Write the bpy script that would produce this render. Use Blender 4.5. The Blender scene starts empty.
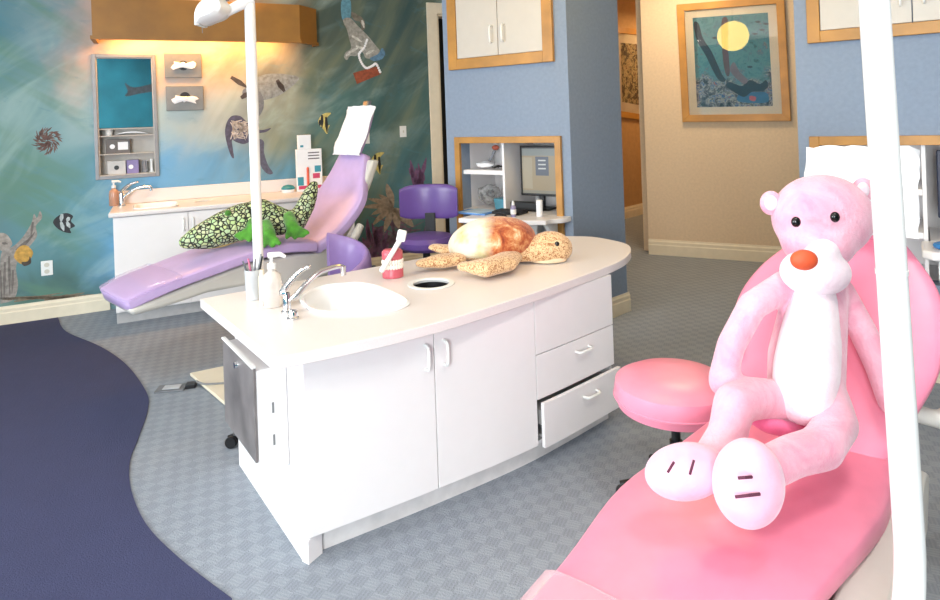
# light strengths
E_LEFT,E_BACK,E_CEIL,E_VAL,E_HALL,E_BEI,EXPO=325,225,22,17,26,30,.5
import bpy, bmesh, math, random
from mathutils import Vector, Matrix
random.seed(7)
PI=math.pi; V=Vector
sc=bpy.context.scene; COL=sc.collection
# ------------------------------------------------------------------ camera survey
F=640.; H=1.6; ROLL=math.atan(.035); CR,SR=math.cos(ROLL),math.sin(ROLL)
def ray(u,v):
    du,dv=u-470,v-116
    return V(((du*CR-dv*SR)/F,1.,-(du*SR+dv*CR)/F))
def G(u,v,z=0.):
    r=ray(u,v); t=(z-H)/r.z
    return V((r.x*t,t,z))
def at(u,v,Y):
    r=ray(u,v); return V((r.x*Y,Y,H+r.z*Y))
class Fr:
    """an upright surface: x runs along it, y away from the room, z up"""
    def __init__(s,x,y,dx,dy):
        s.o=V((x,y,0)); s.ang=math.atan2(dy,dx); s.d=V((math.cos(s.ang),math.sin(s.ang),0)); s.n=V((-s.d.y,s.d.x,0))
    def M(s): return Matrix.Translation(s.o)@Matrix.Rotation(s.ang,4,'Z')
    def pix(s,u,v,off=0.):
        """point of the surface (moved off metres towards the room) in local coordinates"""
        r=ray(u,v); o=s.o-s.n*off; t=o.dot(s.n)/r.dot(s.n); p=V((0,0,H))+r*t
        return V(((p-s.o).dot(s.d),-off,p.z))
    def loc(s,p): q=p-s.o; return V((q.dot(s.d),q.dot(s.n),q.z))
    def w(s,x,y,z): return s.o+s.d*x+s.n*y+V((0,0,z))
# ------------------------------------------------------------------ materials
def lin(c):
    return tuple(((x/255)/12.92 if x/255<=.04045 else ((x/255+.055)/1.055)**2.4) for x in c)+(1.,)
MATS={}
class NT:
    def __init__(s,name):
        s.m=bpy.data.materials.new(name); s.m.use_nodes=True; s.n=s.m.node_tree.nodes; s.l=s.m.node_tree.links
        s.b=s.n['Principled BSDF']; s.tc=s.n.new('ShaderNodeTexCoord')
    def new(s,t,**k):
        n=s.n.new('ShaderNode'+t)
        for a,b in k.items():
            if hasattr(n,a): setattr(n,a,b)
            else: n.inputs[a.replace('_',' ')].default_value=b
        return n
    def link(s,a,b): s.l.new(a,b)
    def mapped(s,scale=(1,1,1),rot=(0,0,0),loc=(0,0,0)):
        m=s.new('Mapping'); m.inputs['Scale'].default_value=scale; m.inputs['Rotation'].default_value=rot; m.inputs['Location'].default_value=loc
        s.link(s.tc.outputs['Object'],m.inputs[0]); return m.outputs[0]
    def noise(s,vec,scale,detail=3,rough=.5,dist=0):
        n=s.new('TexNoise'); n.inputs['Scale'].default_value=scale; n.inputs['Detail'].default_value=detail
        n.inputs['Roughness'].default_value=rough; n.inputs['Distortion'].default_value=dist
        if vec: s.link(vec,n.inputs['Vector'])
        return n.outputs['Fac']
    def ramp(s,fac,stops,interp='LINEAR'):
        r=s.new('ValToRGB'); r.color_ramp.interpolation=interp; e=r.color_ramp.elements
        while len(e)<len(stops): e.new(.5)
        for k,(p,c) in enumerate(stops): e[k].position=p; e[k].color=c if len(c)==4 else lin(c)
        s.link(fac,r.inputs[0]); return r.outputs[0]
    def mix(s,fac,a,b,mode='MIX'):
        m=s.new('Mix',data_type='RGBA',blend_type=mode)
        for sock,v in ((m.inputs[0],fac),(m.inputs[6],a),(m.inputs[7],b)):
            if isinstance(v,(int,float)): sock.default_value=v
            elif isinstance(v,tuple): sock.default_value=v if len(v)==4 else lin(v)
            else: s.link(v,sock)
        return m.outputs[2]
    def math(s,op,a,b=0.):
        m=s.new('Math',operation=op)
        for k,v in enumerate((a,b)):
            if isinstance(v,(int,float)): m.inputs[k].default_value=v
            else: s.link(v,m.inputs[k])
        return m.outputs[0]
    def bump(s,h,strength=.3,dist=.01):
        b=s.new('Bump'); b.inputs['Strength'].default_value=strength; b.inputs['Distance'].default_value=dist
        s.link(h,b.inputs['Height']); s.link(b.outputs[0],s.b.inputs['Normal'])
def mat(name,col,rough=.5,metal=0.,var=.05,nscale=14,bump=0.,bscale=120,emit=0.,trans=0.,coat=0.,alpha=1.,sheen=0.):
    if name in MATS: return MATS[name]
    t=NT(name); b=t.b
    b.inputs['Roughness'].default_value=rough; b.inputs['Metallic'].default_value=metal
    vec=t.mapped()
    if var>0:
        f=t.noise(vec,nscale,4)
        d=tuple(max(0,x*(1-var)) for x in col); e=tuple(min(255,x*(1+var*.6)) for x in col)
        t.link(t.ramp(f,[(.3,d),(.7,e)]),b.inputs['Base Color'])
    else: b.inputs['Base Color'].default_value=lin(col)
    if bump>0: t.bump(t.noise(vec,bscale,3),bump,.004)
    if emit>0:
        b.inputs['Emission Color'].default_value=lin(col); b.inputs['Emission Strength'].default_value=emit
    if trans>0: b.inputs['Transmission Weight'].default_value=trans
    if coat>0: b.inputs['Coat Weight'].default_value=coat; b.inputs['Coat Roughness'].default_value=.15
    if sheen>0: b.inputs['Sheen Weight'].default_value=sheen; b.inputs['Sheen Roughness'].default_value=.5
    if alpha<1: b.inputs['Alpha'].default_value=alpha
    MATS[name]=t.m; return t.m
# ------------------------------------------------------------------ mesh builder
class MB:
    def __init__(s): s.bm=bmesh.new()
    def face(s,vs):
        try: return s.bm.faces.new(vs)
        except ValueError: return None
    def prism(s,poly,vec):
        """closed prism: polygon of points swept along vec"""
        a=[s.bm.verts.new(V(p)) for p in poly]; b=[s.bm.verts.new(V(p)+V(vec)) for p in poly]
        n=len(a); s.face(a[::-1]); s.face(b)
        for i in range(n): s.face((a[i],a[(i+1)%n],b[(i+1)%n],b[i]))
        return s
    def box(s,x0,x1,y0,y1,z0,z1):
        return s.prism([(x0,y0,z0),(x1,y0,z0),(x1,y1,z0),(x0,y1,z0)],(0,0,z1-z0))
    def loft(s,rings,cap=True,closed=True):
        R=[[s.bm.verts.new(V(p)) for p in r] for r in rings]; n=len(R[0])
        for a,b in zip(R,R[1:]):
            for i in range(n if closed else n-1):
                s.face((a[i],a[(i+1)%n],b[(i+1)%n],b[i]))
        if cap and closed: s.face(R[0][::-1]); s.face(R[-1])
        return s
    def tube(s,path,r,n=12,cap=True,sq=None):
        path=[V(p) for p in path]; rings=[]; up=None
        for i,p in enumerate(path):
            t=(path[min(i+1,len(path)-1)]-path[max(i-1,0)]).normalized()
            if up is None:
                up=t.cross(V((0,0,1)))
                if up.length<.1: up=t.cross(V((1,0,0)))
                up.normalize()
            up=(up-t*up.dot(t)).normalized(); w=t.cross(up)
            rr=r[i] if isinstance(r,(list,tuple)) else r
            rings.append([p+up*rr*math.cos(2*PI*k/n)+w*rr*math.sin(2*PI*k/n) for k in range(n)])
        return s.loft(rings,cap)
    def lathe(s,prof,c=(0,0,0),n=32,axis=None,cap=True):
        """profile of (radius, height) about an axis through c"""
        M=Matrix.Identity(3) if axis is None else V((0,0,1)).rotation_difference(V(axis)).to_matrix()
        rings=[[V(c)+M@V((max(r,1e-4)*math.cos(2*PI*k/n),max(r,1e-4)*math.sin(2*PI*k/n),z)) for k in range(n)] for r,z in prof]
        return s.loft(rings,cap)
    def ball(s,c,r,rot=None,seg=20,ring=12):
        if isinstance(r,(int,float)): r=(r,r,r)
        M=Matrix.Translation(V(c))@(rot.to_4x4() if rot else Matrix.Identity(4))@Matrix.Diagonal((r[0],r[1],r[2],1))
        bmesh.ops.create_uvsphere(s.bm,u_segments=seg,v_segments=ring,radius=1,matrix=M); return s
    def capsule(s,pts,rs,n=14):
        """tapered limb through points with round ends"""
        pts=[V(p) for p in pts]; s.tube(pts,rs,n)
        s.ball(pts[0],rs[0],seg=n,ring=8); s.ball(pts[-1],rs[-1],seg=n,ring=8); return s
    def plate(s,outer,holes,z0,z1):
        loops=[outer]+holes
        for z,fl in ((z0,1),(z1,0)):
            es=[]; 
            for L in loops:
                vs=[s.bm.verts.new((p[0],p[1],z)) for p in L]
                es+=[s.bm.edges.new((vs[i],vs[(i+1)%len(vs)])) for i in range(len(vs))]
            bmesh.ops.triangle_fill(s.bm,use_beauty=True,use_dissolve=False,edges=es,normal=(0,0,-1 if fl else 1))
        for L in loops:
            a=[s.bm.verts.new((p[0],p[1],z0)) for p in L]; b=[s.bm.verts.new((p[0],p[1],z1)) for p in L]
            for i in range(len(L)): s.face((a[i],a[(i+1)%len(L)],b[(i+1)%len(L)],b[i]))
        bmesh.ops.remove_doubles(s.bm,verts=s.bm.verts,dist=1e-5); return s
    def xf(s,M): s.bm.transform(M); return s
    def obj(s,name,m,parent=None,world=False,bevel=0.,seg=2,sub=0,smooth=False,remesh=0.,relax=0,label=None):
        bm=s.bm
        if remesh==0: bmesh.ops.recalc_face_normals(bm,faces=bm.faces)
        if world and parent is not None: bm.transform(parent.matrix_basis.inverted())
        me=bpy.data.meshes.new(name); bm.to_mesh(me); bm.free()
        if m: me.materials.append(m)
        o=bpy.data.objects.new(name,me); COL.objects.link(o)
        if parent is not None: o.parent=parent
        if remesh:
            r=o.modifiers.new('r','REMESH'); r.mode='VOXEL'; r.voxel_size=remesh; r.use_smooth_shade=True
            k=o.modifiers.new('s','SMOOTH'); k.factor=.6; k.iterations=relax or 6
        if bevel:
            b=o.modifiers.new('b','BEVEL'); b.width=bevel; b.segments=seg; b.limit_method='ANGLE'; b.angle_limit=math.radians(35)
        if sub:
            k=o.modifiers.new('u','SUBSURF'); k.levels=k.render_levels=sub
        if smooth or sub or (bevel and seg>2):
            me.shade_smooth() if hasattr(me,'shade_smooth') else [setattr(p,'use_smooth',True) for p in me.polygons]
            if not sub and not remesh:
                try: me.set_sharp_from_angle(angle=math.radians(40))
                except Exception: pass
        if label: o['label']=label
        return o
def tag(o,label=None,cat=None,group=None,kind=None):
    for k,v in (('label',label),('category',cat),('group',group),('kind',kind)):
        if v: o[k]=v
    return o
def thing(name,label,cat,loc=(0,0,0),rz=0.,group=None):
    o=bpy.data.objects.new(name,None); COL.objects.link(o); o.empty_display_size=.1
    o.matrix_basis=Matrix.Translation(V(loc))@Matrix.Rotation(rz,4,'Z')
    return tag(o,label,cat,group)
def solo(o,loc):
    """give a one-mesh thing its origin at loc"""
    o.data.transform(Matrix.Translation(-V(loc))); o.location=loc; return o
def copy_tree(o,M=None,label=None):
    c=o.copy(); COL.objects.link(c)
    if M is not None: c.matrix_basis=M
    if label: c['label']=label
    for a in list(o.children):
        b=a.copy(); COL.objects.link(b); b.parent=c
        for g in a.children:
            d=g.copy(); COL.objects.link(d); d.parent=b
    return c
def spline(pts,n=6,closed=True):
    pts=[V(p) for p in pts]; out=[]; N=len(pts)
    for i in range(N if closed else N-1):
        g=lambda k:pts[k%N] if closed else pts[max(0,min(N-1,k))]
        a,b,c,d=g(i-1),g(i),g(i+1),g(i+2)
        for j in range(n):
            t=j/n; out.append(.5*((2*b)+(c-a)*t+(2*a-5*b+4*c-d)*t*t+(3*b-a-3*c+d)*t**3))
    if not closed: out.append(pts[-1])
    return out
def rrect(cx,cy,w,h,r,n=6):
    out=[]
    for sx,sy,a in ((1,1,0),(-1,1,90),(-1,-1,180),(1,-1,270)):
        for k in range(n+1):
            t=math.radians(a+90*k/n); out.append(V((cx+sx*(w/2-r)+r*math.cos(t),cy+sy*(h/2-r)+r*math.sin(t),0)))
    return out
def padsweep(mb,path,e=.45,n=28):
    """upholstered slab along path [(x,z,width,thickness)] in the local xz plane; path runs on the top surface"""
    P_=[V((p[0],0,p[1])) for p in path]; rings=[]
    for i,p in enumerate(P_):
        t=(P_[min(i+1,len(P_)-1)]-P_[max(i-1,0)]).normalized(); nr=V((-t.z,0,t.x))
        w,th=path[i][2],path[i][3]; yc=path[i][4] if len(path[i])>4 else 0.; ring=[]
        for k in range(n):
            a=2*PI*k/n; ca,sa=math.cos(a),math.sin(a)
            y=w/2*math.copysign(abs(ca)**e,ca); q=th/2*math.copysign(abs(sa)**e,sa)-th/2
            ring.append(p+nr*q+V((0,y+yc,0)))
        rings.append(ring)
    a,b=rings[0],rings[-1]
    def shrunk(r,f,push):
        c=sum(r,V())/len(r); return [c+(q-c)*f+push for q in r]
    d0=(P_[0]-P_[1]).normalized()*.02; d1=(P_[-1]-P_[-2]).normalized()*.02
    rings=[shrunk(a,.7,d0),shrunk(a,.93,d0*.6)]+rings+[shrunk(b,.93,d1*.6),shrunk(b,.7,d1)]
    return mb.loft(rings)
def resample(path,n=5):
    out=[]
    N=len(path)
    for i in range(N-1):
        g=lambda k:path[max(0,min(N-1,k))]
        for j in range(n):
            t=j/n
            out.append(tuple(.5*((2*b)+(c-a)*t+(2*a-5*b+4*c-d)*t*t+(3*b-a-3*c+d)*t**3) for a,b,c,d in zip(g(i-1),g(i),g(i+1),g(i+2))))
    out.append(path[-1]); return out
# ------------------------------------------------------------------ the room's surfaces
MUR=Fr(-3.966,5.321,2.813,1.362)      # painted wall
BEI=Fr(1.932,7.102,.883,-.469)        # beige wall and the blue wall beside it
PAR=Fr(.728,4.684,.82,-.57)           # blue partition, front
PSI=Fr(.728,4.684,.478,.426)          # its side towards the hall
HAL=Fr(2.143,9.379,.549,.55)          # hall wall
CEIL=3.35
white=mat('white_laminate',(234,230,229),.35,var=.004)
cream=mat('cream_trim',(226,214,190),.45,var=.02)
wood=mat('maple_wood',(182,130,58),.4,var=.1,nscale=6)
blue=mat('blue_wall_paint',(132,146,165),.7,var=.03,nscale=40,bump=.15)
beige=mat('beige_wall_paint',(218,194,164),.7,var=.03,nscale=40,bump=.15)
ceilm=mat('ceiling_paint',(232,228,220),.8,var=.02)
laminate=mat('speckled_worktop',(230,222,219),.3,var=.02,nscale=220)
chrome=mat('chrome',(215,215,218),.12,metal=1.,var=0)
steel=mat('brushed_steel',(150,150,152),.32,metal=1.,var=.15,nscale=5)
black=mat('black_plastic',(22,22,24),.4,var=.05)
grey=mat('grey_plastic',(122,122,122),.5,var=.05)
ivory=mat('ivory_plastic',(208,202,188),.4,var=.02)
whitep=mat('white_plastic',(235,235,232),.3,var=.01)
paper=mat('white_paper',(240,240,242),.8,var=.01)
def wall(name,fr,x0,x1,z0,z1,m,thick=.12,holes=()):
    xs=sorted({x0,x1,*[h[0] for h in holes],*[h[1] for h in holes]}); zs=sorted({z0,z1,*[h[2] for h in holes],*[h[3] for h in holes]})
    b=MB()
    for i in range(len(xs)-1):
        for j in range(len(zs)-1):
            cx,cz=(xs[i]+xs[i+1])/2,(zs[j]+zs[j+1])/2
            if any(h[0]<cx<h[1] and h[2]<cz<h[3] for h in holes): continue
            b.box(xs[i],xs[i+1],0,thick,zs[j],zs[j+1])
    bmesh.ops.remove_doubles(b.bm,verts=b.bm.verts,dist=1e-5)
    # inner faces between neighbouring cells
    seen={}
    for f in b.bm.faces:
        k=tuple(sorted(v.index for v in f.verts)); seen.setdefault(k,[]).append(f)
    b.bm.verts.index_update(); seen={}
    for f in b.bm.faces: seen.setdefault(tuple(sorted(v.index for v in f.verts)),[]).append(f)
    bmesh.ops.delete(b.bm,geom=[f for fs in seen.values() if len(fs)>1 for f in fs],context='FACES')
    o=b.obj(name,m); o.matrix_basis=fr.M(); return tag(o,kind='structure')
# mural paint
def mural_mat():
    t=NT('sea_mural_paint'); b=t.b; b.inputs['Roughness'].default_value=.65
    sep=t.new('SeparateXYZ'); t.link(t.tc.outputs['Object'],sep.inputs[0]); X,Z=sep.outputs[0],sep.outputs[2]
    def aniso(deg,al,ac,scale,det,ro,di,loc=(0,0,0)):
        m1=t.mapped((1,1,1),(0,math.radians(deg),0),loc); m2=t.new('Mapping'); m2.inputs['Scale'].default_value=(al,1,ac); t.link(m1,m2.inputs[0])
        return t.noise(m2.outputs[0],scale,det,ro,di)
    def mr(v,a,b_):
        n=t.new('MapRange'); n.interpolation_type='SMOOTHSTEP'; t.link(v,n.inputs[0]); n.inputs[1].default_value=a; n.inputs[2].default_value=b_; return n.outputs[0]
    wob=t.noise(t.mapped((1,1,1)),1.3,4,.55,.4); wo=t.math('SUBTRACT',wob,.5)
    xx=t.math('ADD',X,t.math('MULTIPLY',wo,1.3)); zz=t.math('ADD',Z,t.math('MULTIPLY',wo,1.1))
    x4=t.math('DIVIDE',xx,5.)
    low=t.ramp(x4,[(.0,(92,130,134)),(.1,(92,142,150)),(.2,(104,162,204)),(.42,(104,156,186)),(.56,(70,124,134)),(.8,(80,118,124))])
    mid=t.ramp(x4,[(.0,(100,138,134)),(.1,(118,156,160)),(.2,(164,186,190)),(.36,(176,182,176)),(.48,(140,146,132)),(.58,(72,110,108)),(.8,(62,96,94))])
    top=t.ramp(x4,[(.0,(70,122,132)),(.08,(112,142,148)),(.16,(196,164,150)),(.34,(206,168,142)),(.46,(146,134,118)),(.56,(76,94,86)),(.8,(62,86,82))])  # peach stops mix mural paint with some of the valance's warm glow
    c=t.mix(mr(zz,1.05,1.6),low,mid); c=t.mix(mr(zz,1.75,2.35),c,top)
    # sea floor in murky greens
    c=t.mix(t.math('MULTIPLY',mr(zz,.62,.15),.7),c,(58,82,74))
    # broad weed sweeps: leaning left at the left end, leaning right further on
    L=mr(X,1.0,.2); st=aniso(-32,1,5,.6,3,.5,.8,(2,0,5)); m=t.math('MULTIPLY',t.math('MULTIPLY',mr(st,.42,.62),L),.8); c=t.mix(m,c,(92,132,112))
    R_=mr(X,1.3,2.2); st=aniso(58,1,4,.8,4,.55,.7); m=t.math('MULTIPLY',t.math('MULTIPLY',mr(st,.42,.68),R_),.5); c=t.mix(m,c,(132,136,104))
    st=aniso(62,1,5,1.,4,.5,.6,(7,0,2)); m=t.math('MULTIPLY',t.math('MULTIPLY',mr(st,.42,.68),R_),.4); c=t.mix(m,c,(34,72,78))
    st=aniso(35,1,2.5,1.,5,.55,1.,(4,0,9)); m=t.math('MULTIPLY',mr(st,.46,.72),.4); c=t.mix(m,c,(176,200,196))
    st=aniso(-15,1,3,2.2,6,.7,1.,(14,0,9)); m=t.math('MULTIPLY',mr(st,.55,.7),.3); c=t.mix(m,c,(70,126,146))
    t.link(c,b.inputs['Base Color']); return t.m
MURAL=mural_mat()
a=MUR.pix(95,54); b_=MUR.pix(160,176); mx0,mx1,mz0,mz1=MUR.pix(93,100).x,MUR.pix(157,100).x,b_.z+.0,a.z
MIR=(mx0+.03,mx1-.03,mz0+.03,mz1-.03)
dx0=MUR.pix(441,150).x; DOOR=(dx0,dx0+.95,0,MUR.pix(436,14).z)
mural=wall('wall_mural',MUR,-2.2,5.6,0,CEIL,MURAL,.14,[MIR,DOOR])
# desk recesses (local x range and z range)
nb=[PAR.pix(u,v) for u,v in((461,141),(556,145))]
N1=(nb[0].x,nb[1].x,.55,(nb[0].z+nb[1].z)/2)
pblk=wall('wall_partition',PAR,PAR.pix(447,150).x,0,0,CEIL,blue,.12,[N1])
# side of the partition and the rest of its block
L=(PSI.w(.64,0,0)-PSI.o).length
s=wall('wall_partition_side',PSI,0.0,.64,0,CEIL,mat('blue_shadow_side_paint',(112,134,152),.7,var=.03,nscale=40,bump=.15),.12); s.data.materials[0]=blue
MB().prism([PSI.w(.64,0,0),PSI.w(.64,.12,0),PAR.w(N1[0]-.14,.75,0),PAR.w(PAR.pix(447,150).x,.75,0),PAR.w(PAR.pix(447,150).x,.63,0),PAR.w(-.3,.62,0)],(0,0,CEIL)).obj('wall_partition_back',blue)
bpy.data.objects['wall_partition_back']['kind']='structure'
e=PAR.pix(447,150).x; o=MB().box(e,e+.1,.125,.62,0,CEIL).obj('wall_partition_end',blue); o.matrix_basis=PAR.M(); tag(o,kind='structure')
RB=Fr(2.05,4.01,.82,-.57)         # blue partition behind the pink chair
xb=4.6
wall('wall_beige',BEI,0,xb,0,CEIL,beige,.14)
NR=(RB.pix(820,150).x,RB.pix(820,150).x+1.75,.55,RB.pix(900,145).z)
wall('wall_beige_far',BEI,xb,6.2,0,CEIL,beige,.14)
wall('wall_blue',RB,0,5.6,0,CEIL,blue,.12,[NR])
for nm,(a0,a1,b0,b1) in (('wall_blue_side',(0,.1,.125,.8)),('wall_blue_back',(0,5.6,.8,.86))):
    o=MB().box(a0,a1,b0,b1,0,CEIL).obj(nm,blue); o.matrix_basis=RB.M(); tag(o,kind='structure')
# hall
wall('wall_hall_side',HAL,-1.5,4.5,0,CEIL,mat('hall_tan_paint',(186,146,98),.7,var=.04),.12)
pts=[MUR.w(5.55,.0,0),HAL.w(-1.5,0,0)]
d=pts[1]-pts[0]; f=Fr(pts[0].x,pts[0].y,d.x,d.y); wall('wall_hall_link',f,0,d.length,0,CEIL,beige,.1)
p=BEI.w(0,.14,0); q=HAL.w(4.5,0,0); 
f=Fr(p.x,p.y,.74,.67); wall('wall_hall_right',f,0,4.4,0,CEIL,beige,.1)
r_=f.w(4.4,0,0); d=q-r_; f2=Fr(r_.x,r_.y,d.x,d.y); wall('wall_hall_end',f2,0,d.length,0,CEIL,beige,.1)
# outer walls (left, behind the camera, right) with window openings for daylight
pl=MUR.w(-2.2,0,0); pr=BEI.w(6.2,0,0)
BL=V((pl.x-.3,-3.0,0)); BR=V((pr.x-1.2,-3.0,0))
teal=mat('teal_wall_paint',(52,140,160),.7,var=.12,nscale=1.5)
d=pl-BL; LW=Fr(BL.x,BL.y,d.x,d.y); WL=(.5,4.3,.6,2.75); wall('wall_left',LW,0,d.length,0,CEIL,teal,.14,[WL])
d=BL-BR; BW=Fr(BR.x,BR.y,d.x,d.y); WB=(6.4,8.2,.6,2.75); wall('wall_behind',BW,0,d.length,0,CEIL,teal,.14,[WB])
d=BR-pr; RW=Fr(pr.x,pr.y,d.x,d.y); wall('wall_right',RW,0,d.length,0,CEIL,beige,.14)
for k,(fr,W) in enumerate(((LW,WL),(BW,WB))):
    x0,x1,z0,z1=W; b=MB()
    for q_ in ((x0,x1,z0,z0+.06),(x0,x1,z1-.06,z1),(x0,x0+.06,z0,z1),(x1-.06,x1,z0,z1),((x0+x1)/2-.03,(x0+x1)/2+.03,z0,z1)): b.box(q_[0],q_[1],.03,.09,q_[2],q_[3])
    o=b.obj('window_%d'%(k+1),white); o.matrix_basis=fr.M(); tag(o,kind='structure')
# floor and ceiling
def carpet(name,c1,c2,c3,scale):
    t=NT(name); b=t.b; b.inputs['Roughness'].default_value=.95
    m=t.mapped((1,1,1),(0,0,math.radians(24)))
    # basket weave: a checker of blocks, each ribbed the other way
    nd=t.new('TexNoise'); nd.inputs['Scale'].default_value=9; t.link(m,nd.inputs['Vector'])
    ws=t.new('Mix',data_type='VECTOR'); ws.inputs[0].default_value=.018; t.link(m,ws.inputs[4]); t.link(nd.outputs['Color'],ws.inputs[5])
    ck=t.new('TexChecker'); t.link(ws.outputs[1],ck.inputs[0]); ck.inputs['Scale'].default_value=scale*2
    ck.inputs['Color1'].default_value=lin(c1); ck.inputs['Color2'].default_value=lin(c2)
    def ribs(ax):
        w=t.new('TexWave',bands_direction=ax); w.inputs['Scale'].default_value=scale*2.2; w.inputs['Distortion'].default_value=1.; t.link(m,w.inputs['Vector']); return w.outputs['Fac']
    rib=t.mix(ck.outputs['Fac'],ribs('X'),ribs('Y'))
    n=t.noise(m,160,3,.7); c=t.mix(.3,ck.outputs['Color'],t.ramp(n,[(.3,c3),(.7,c1)]))
    c=t.mix(.3,c,t.mix(rib,c3,c1))
    n2=t.noise(m,7,3,.6); c=t.mix(.25,c,t.ramp(n2,[(.35,c3),(.65,c2)]))
    t.link(c,b.inputs['Base Color']); t.bump(n,.5,.01); return t.m
car=carpet('woven_grey_carpet',(158,165,174),(136,143,153),(116,123,133),10)
navy=carpet('navy_carpet',(60,64,98),(54,58,92),(44,48,78),30)
o=MB().box(-9,12,-4,17,-.1,0).obj('floor',car); tag(o,kind='structure')
o=MB().box(-9,12,-4,17,CEIL,CEIL+.1).obj('ceiling',ceilm); tag(o,kind='structure')
wave=[(58,318),(66,332),(100,347),(126,365),(146,392),(148,410),(138,440),(130,462),(131,490),(146,525),(180,560),(232,600)]
wv=spline([G(u,v) for u,v in wave],6,False)
poly=[p+V((0,0,.001)) for p in wv]+[V((-.45,.9,.001)),V((-.3,-2.9,.001)),V((-6.5,-2.9,.001)),V((-6.3,3.4,.001)),MUR.w(-2.1,-.03,.001)]
nv=MB(); 
nv.plate([(p.x,p.y) for p in poly],[],.001,.006); o=nv.obj('floor_navy_carpet',navy); tag(o,kind='structure')
# baseboards
def baseboard(name,fr,x0,x1,h=.15,m=cream):
    b=MB(); prof=[(0,0),(-.018,0),(-.018,h*.62),(-.013,h*.68),(-.013,h*.84),(-.006,h*.92),(-.004,h),(0,h)]
    b.prism([(x0,y,z) for y,z in prof],(x1-x0,0,0)); o=b.obj(name,m); o.matrix_basis=fr.M(); tag(o,kind='structure')
baseboard('baseboard_mural',MUR,-2.1,MUR.pix(110,300).x-.0,.15)
baseboard('baseboard_mural_right',MUR,MUR.pix(338,200).x+.02,dx0-.1,.15)
baseboard('baseboard_beige',BEI,0,xb,.17)
baseboard('baseboard_blue',RB,0,5.5,.15)
baseboard('baseboard_partition',PAR,PAR.pix(447,150).x,0,.15)
baseboard('baseboard_partition_side',PSI,-.0,.66,.15)
baseboard('baseboard_hall',HAL,-1.4,4.4,.17)
# doorway in the mural wall
b=MB(); x0,x1,_,z1=DOOR
b.box(x0-.12,x0,-.025,.0,0,z1+.12); b.box(x1,x1+.12,-.025,.0,0,z1+.12); b.box(x0,x1,-.025,.0,z1,z1+.12); b.box(x0-.0,x0+.025,0,.14,0,z1); b.box(x0,x1,0,.14,z1-.025,z1)
o=b.obj('door_1',cream,bevel=.004); o.matrix_basis=MUR.M(); tag(o,kind='structure')
o=MB().box(x0-.3,x1+.6,1.2,1.25,0,CEIL).obj('wall_beyond_door',mat('doorway_dark_tone',(60,58,56),.8)); o.matrix_basis=MUR.M(); tag(o,kind='structure')  # dark colour stands for the shade inside the door opening
# ------------------------------------------------------------------ painted figures on the mural (flat paint on the wall)
def paint(name,c,poly,lay=1,n=5,smooth=True,fr=MUR,parent=None,rough=.6):
    pts=[fr.pix(u,v,0) for u,v in poly]
    if smooth: pts=spline(pts,n)
    b=MB(); 
    vs=[b.bm.verts.new((p.x,p.z,0)) for p in pts]; es=[b.bm.edges.new((vs[i],vs[(i+1)%len(vs)])) for i in range(len(vs))]
    bmesh.ops.triangle_fill(b.bm,use_beauty=True,edges=es)
    M=Matrix(((1,0,0,0),(0,0,-1,0),(0,1,0,0),(0,0,0,1)))
    for v in b.bm.verts: x,z=v.co.x,v.co.y; v.co=V((x,-.0006*lay,z))
    ext=bmesh.ops.extrude_face_region(b.bm,geom=list(b.bm.faces)); 
    for v in [g for g in ext['geom'] if isinstance(g,bmesh.types.BMVert)]: v.co.y=-.0001
    return b.obj(name,mat('paint_%d_%d_%d'%c,c,rough,var=.18,nscale=30),parent or mural)
def strokes(name,c,lines,w,lay=1,fr=MUR,parent=None):
    """brush strokes: (u0,v0,u1,v1) pixel-surveyed lines as flat tapered marks"""
    b=MB()
    for (u0,v0,u1,v1) in lines:
        p,q=fr.pix(u0,v0),fr.pix(u1,v1); d=(q-p); 
        if d.length<1e-4: continue
        nrm=V((-d.z,0,d.x)).normalized()*w/2; y=V((0,-.0006*lay,0))
        b.prism([p+nrm*.6+y,(p+q)/2+nrm+y,q+nrm*.2+y,q-nrm*.2+y,(p+q)/2-nrm+y,p-nrm*.6+y],(0,.0004,0))
    return b.obj(name,mat('paint_%d_%d_%d'%c,c,.6,var=.18,nscale=30),parent or mural)
rnd=random.Random(3)
# sea urchin
L_=[]
for k in range(170):
    a=rnd.uniform(0,2*PI); r=12*rnd.random(); l=rnd.uniform(3,6); L_.append((47+r*math.cos(a),141+r*.9*math.sin(a),47+(r+l)*math.cos(a+.3),141+(r+l)*.9*math.sin(a+.3)))
strokes('painted_urchin',(112,84,76),L_,.009,1)
# stone figure with raised arm
fig=paint('painted_statue',(150,142,134),[(0,262),(0,300),(3,303),(14,299),(18,285),(16,268),(20,258),(30,246),(37,236),(36,226),(42,218),(40,211),(37,218),(34,214),(31,224),(22,238),(12,247),(4,248)])
paint('painted_head',(160,150,140),[(-4,236),(0,233),(6,234),(11,240),(12,245),(7,249),(0,250)],2)
strokes('painted_folds',(112,104,98),[(5,262,4,298),(9,256,10,296),(13,270,12,294),(16,250,30,238),(24,246,35,232),(0,270,2,300),(2,243,8,244),(33,222,31,236)],.02,3)
paint('painted_yellow_fish',(196,150,66),[(14,256),(18,248),(25,245),(31,249),(33,254),(28,262),(22,264),(17,261)],4)
paint('painted_fish_tail',(70,60,50),[(22,262),(28,261),(30,256),(31,263),(25,266),(22,264)],5)
strokes('painted_sea_grass',(126,112,92),[(20+rnd.uniform(-20,40),302-rnd.uniform(0,5),40+rnd.uniform(-20,60),298-rnd.uniform(-2,6)) for k in range(14)],.02,1)
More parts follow.
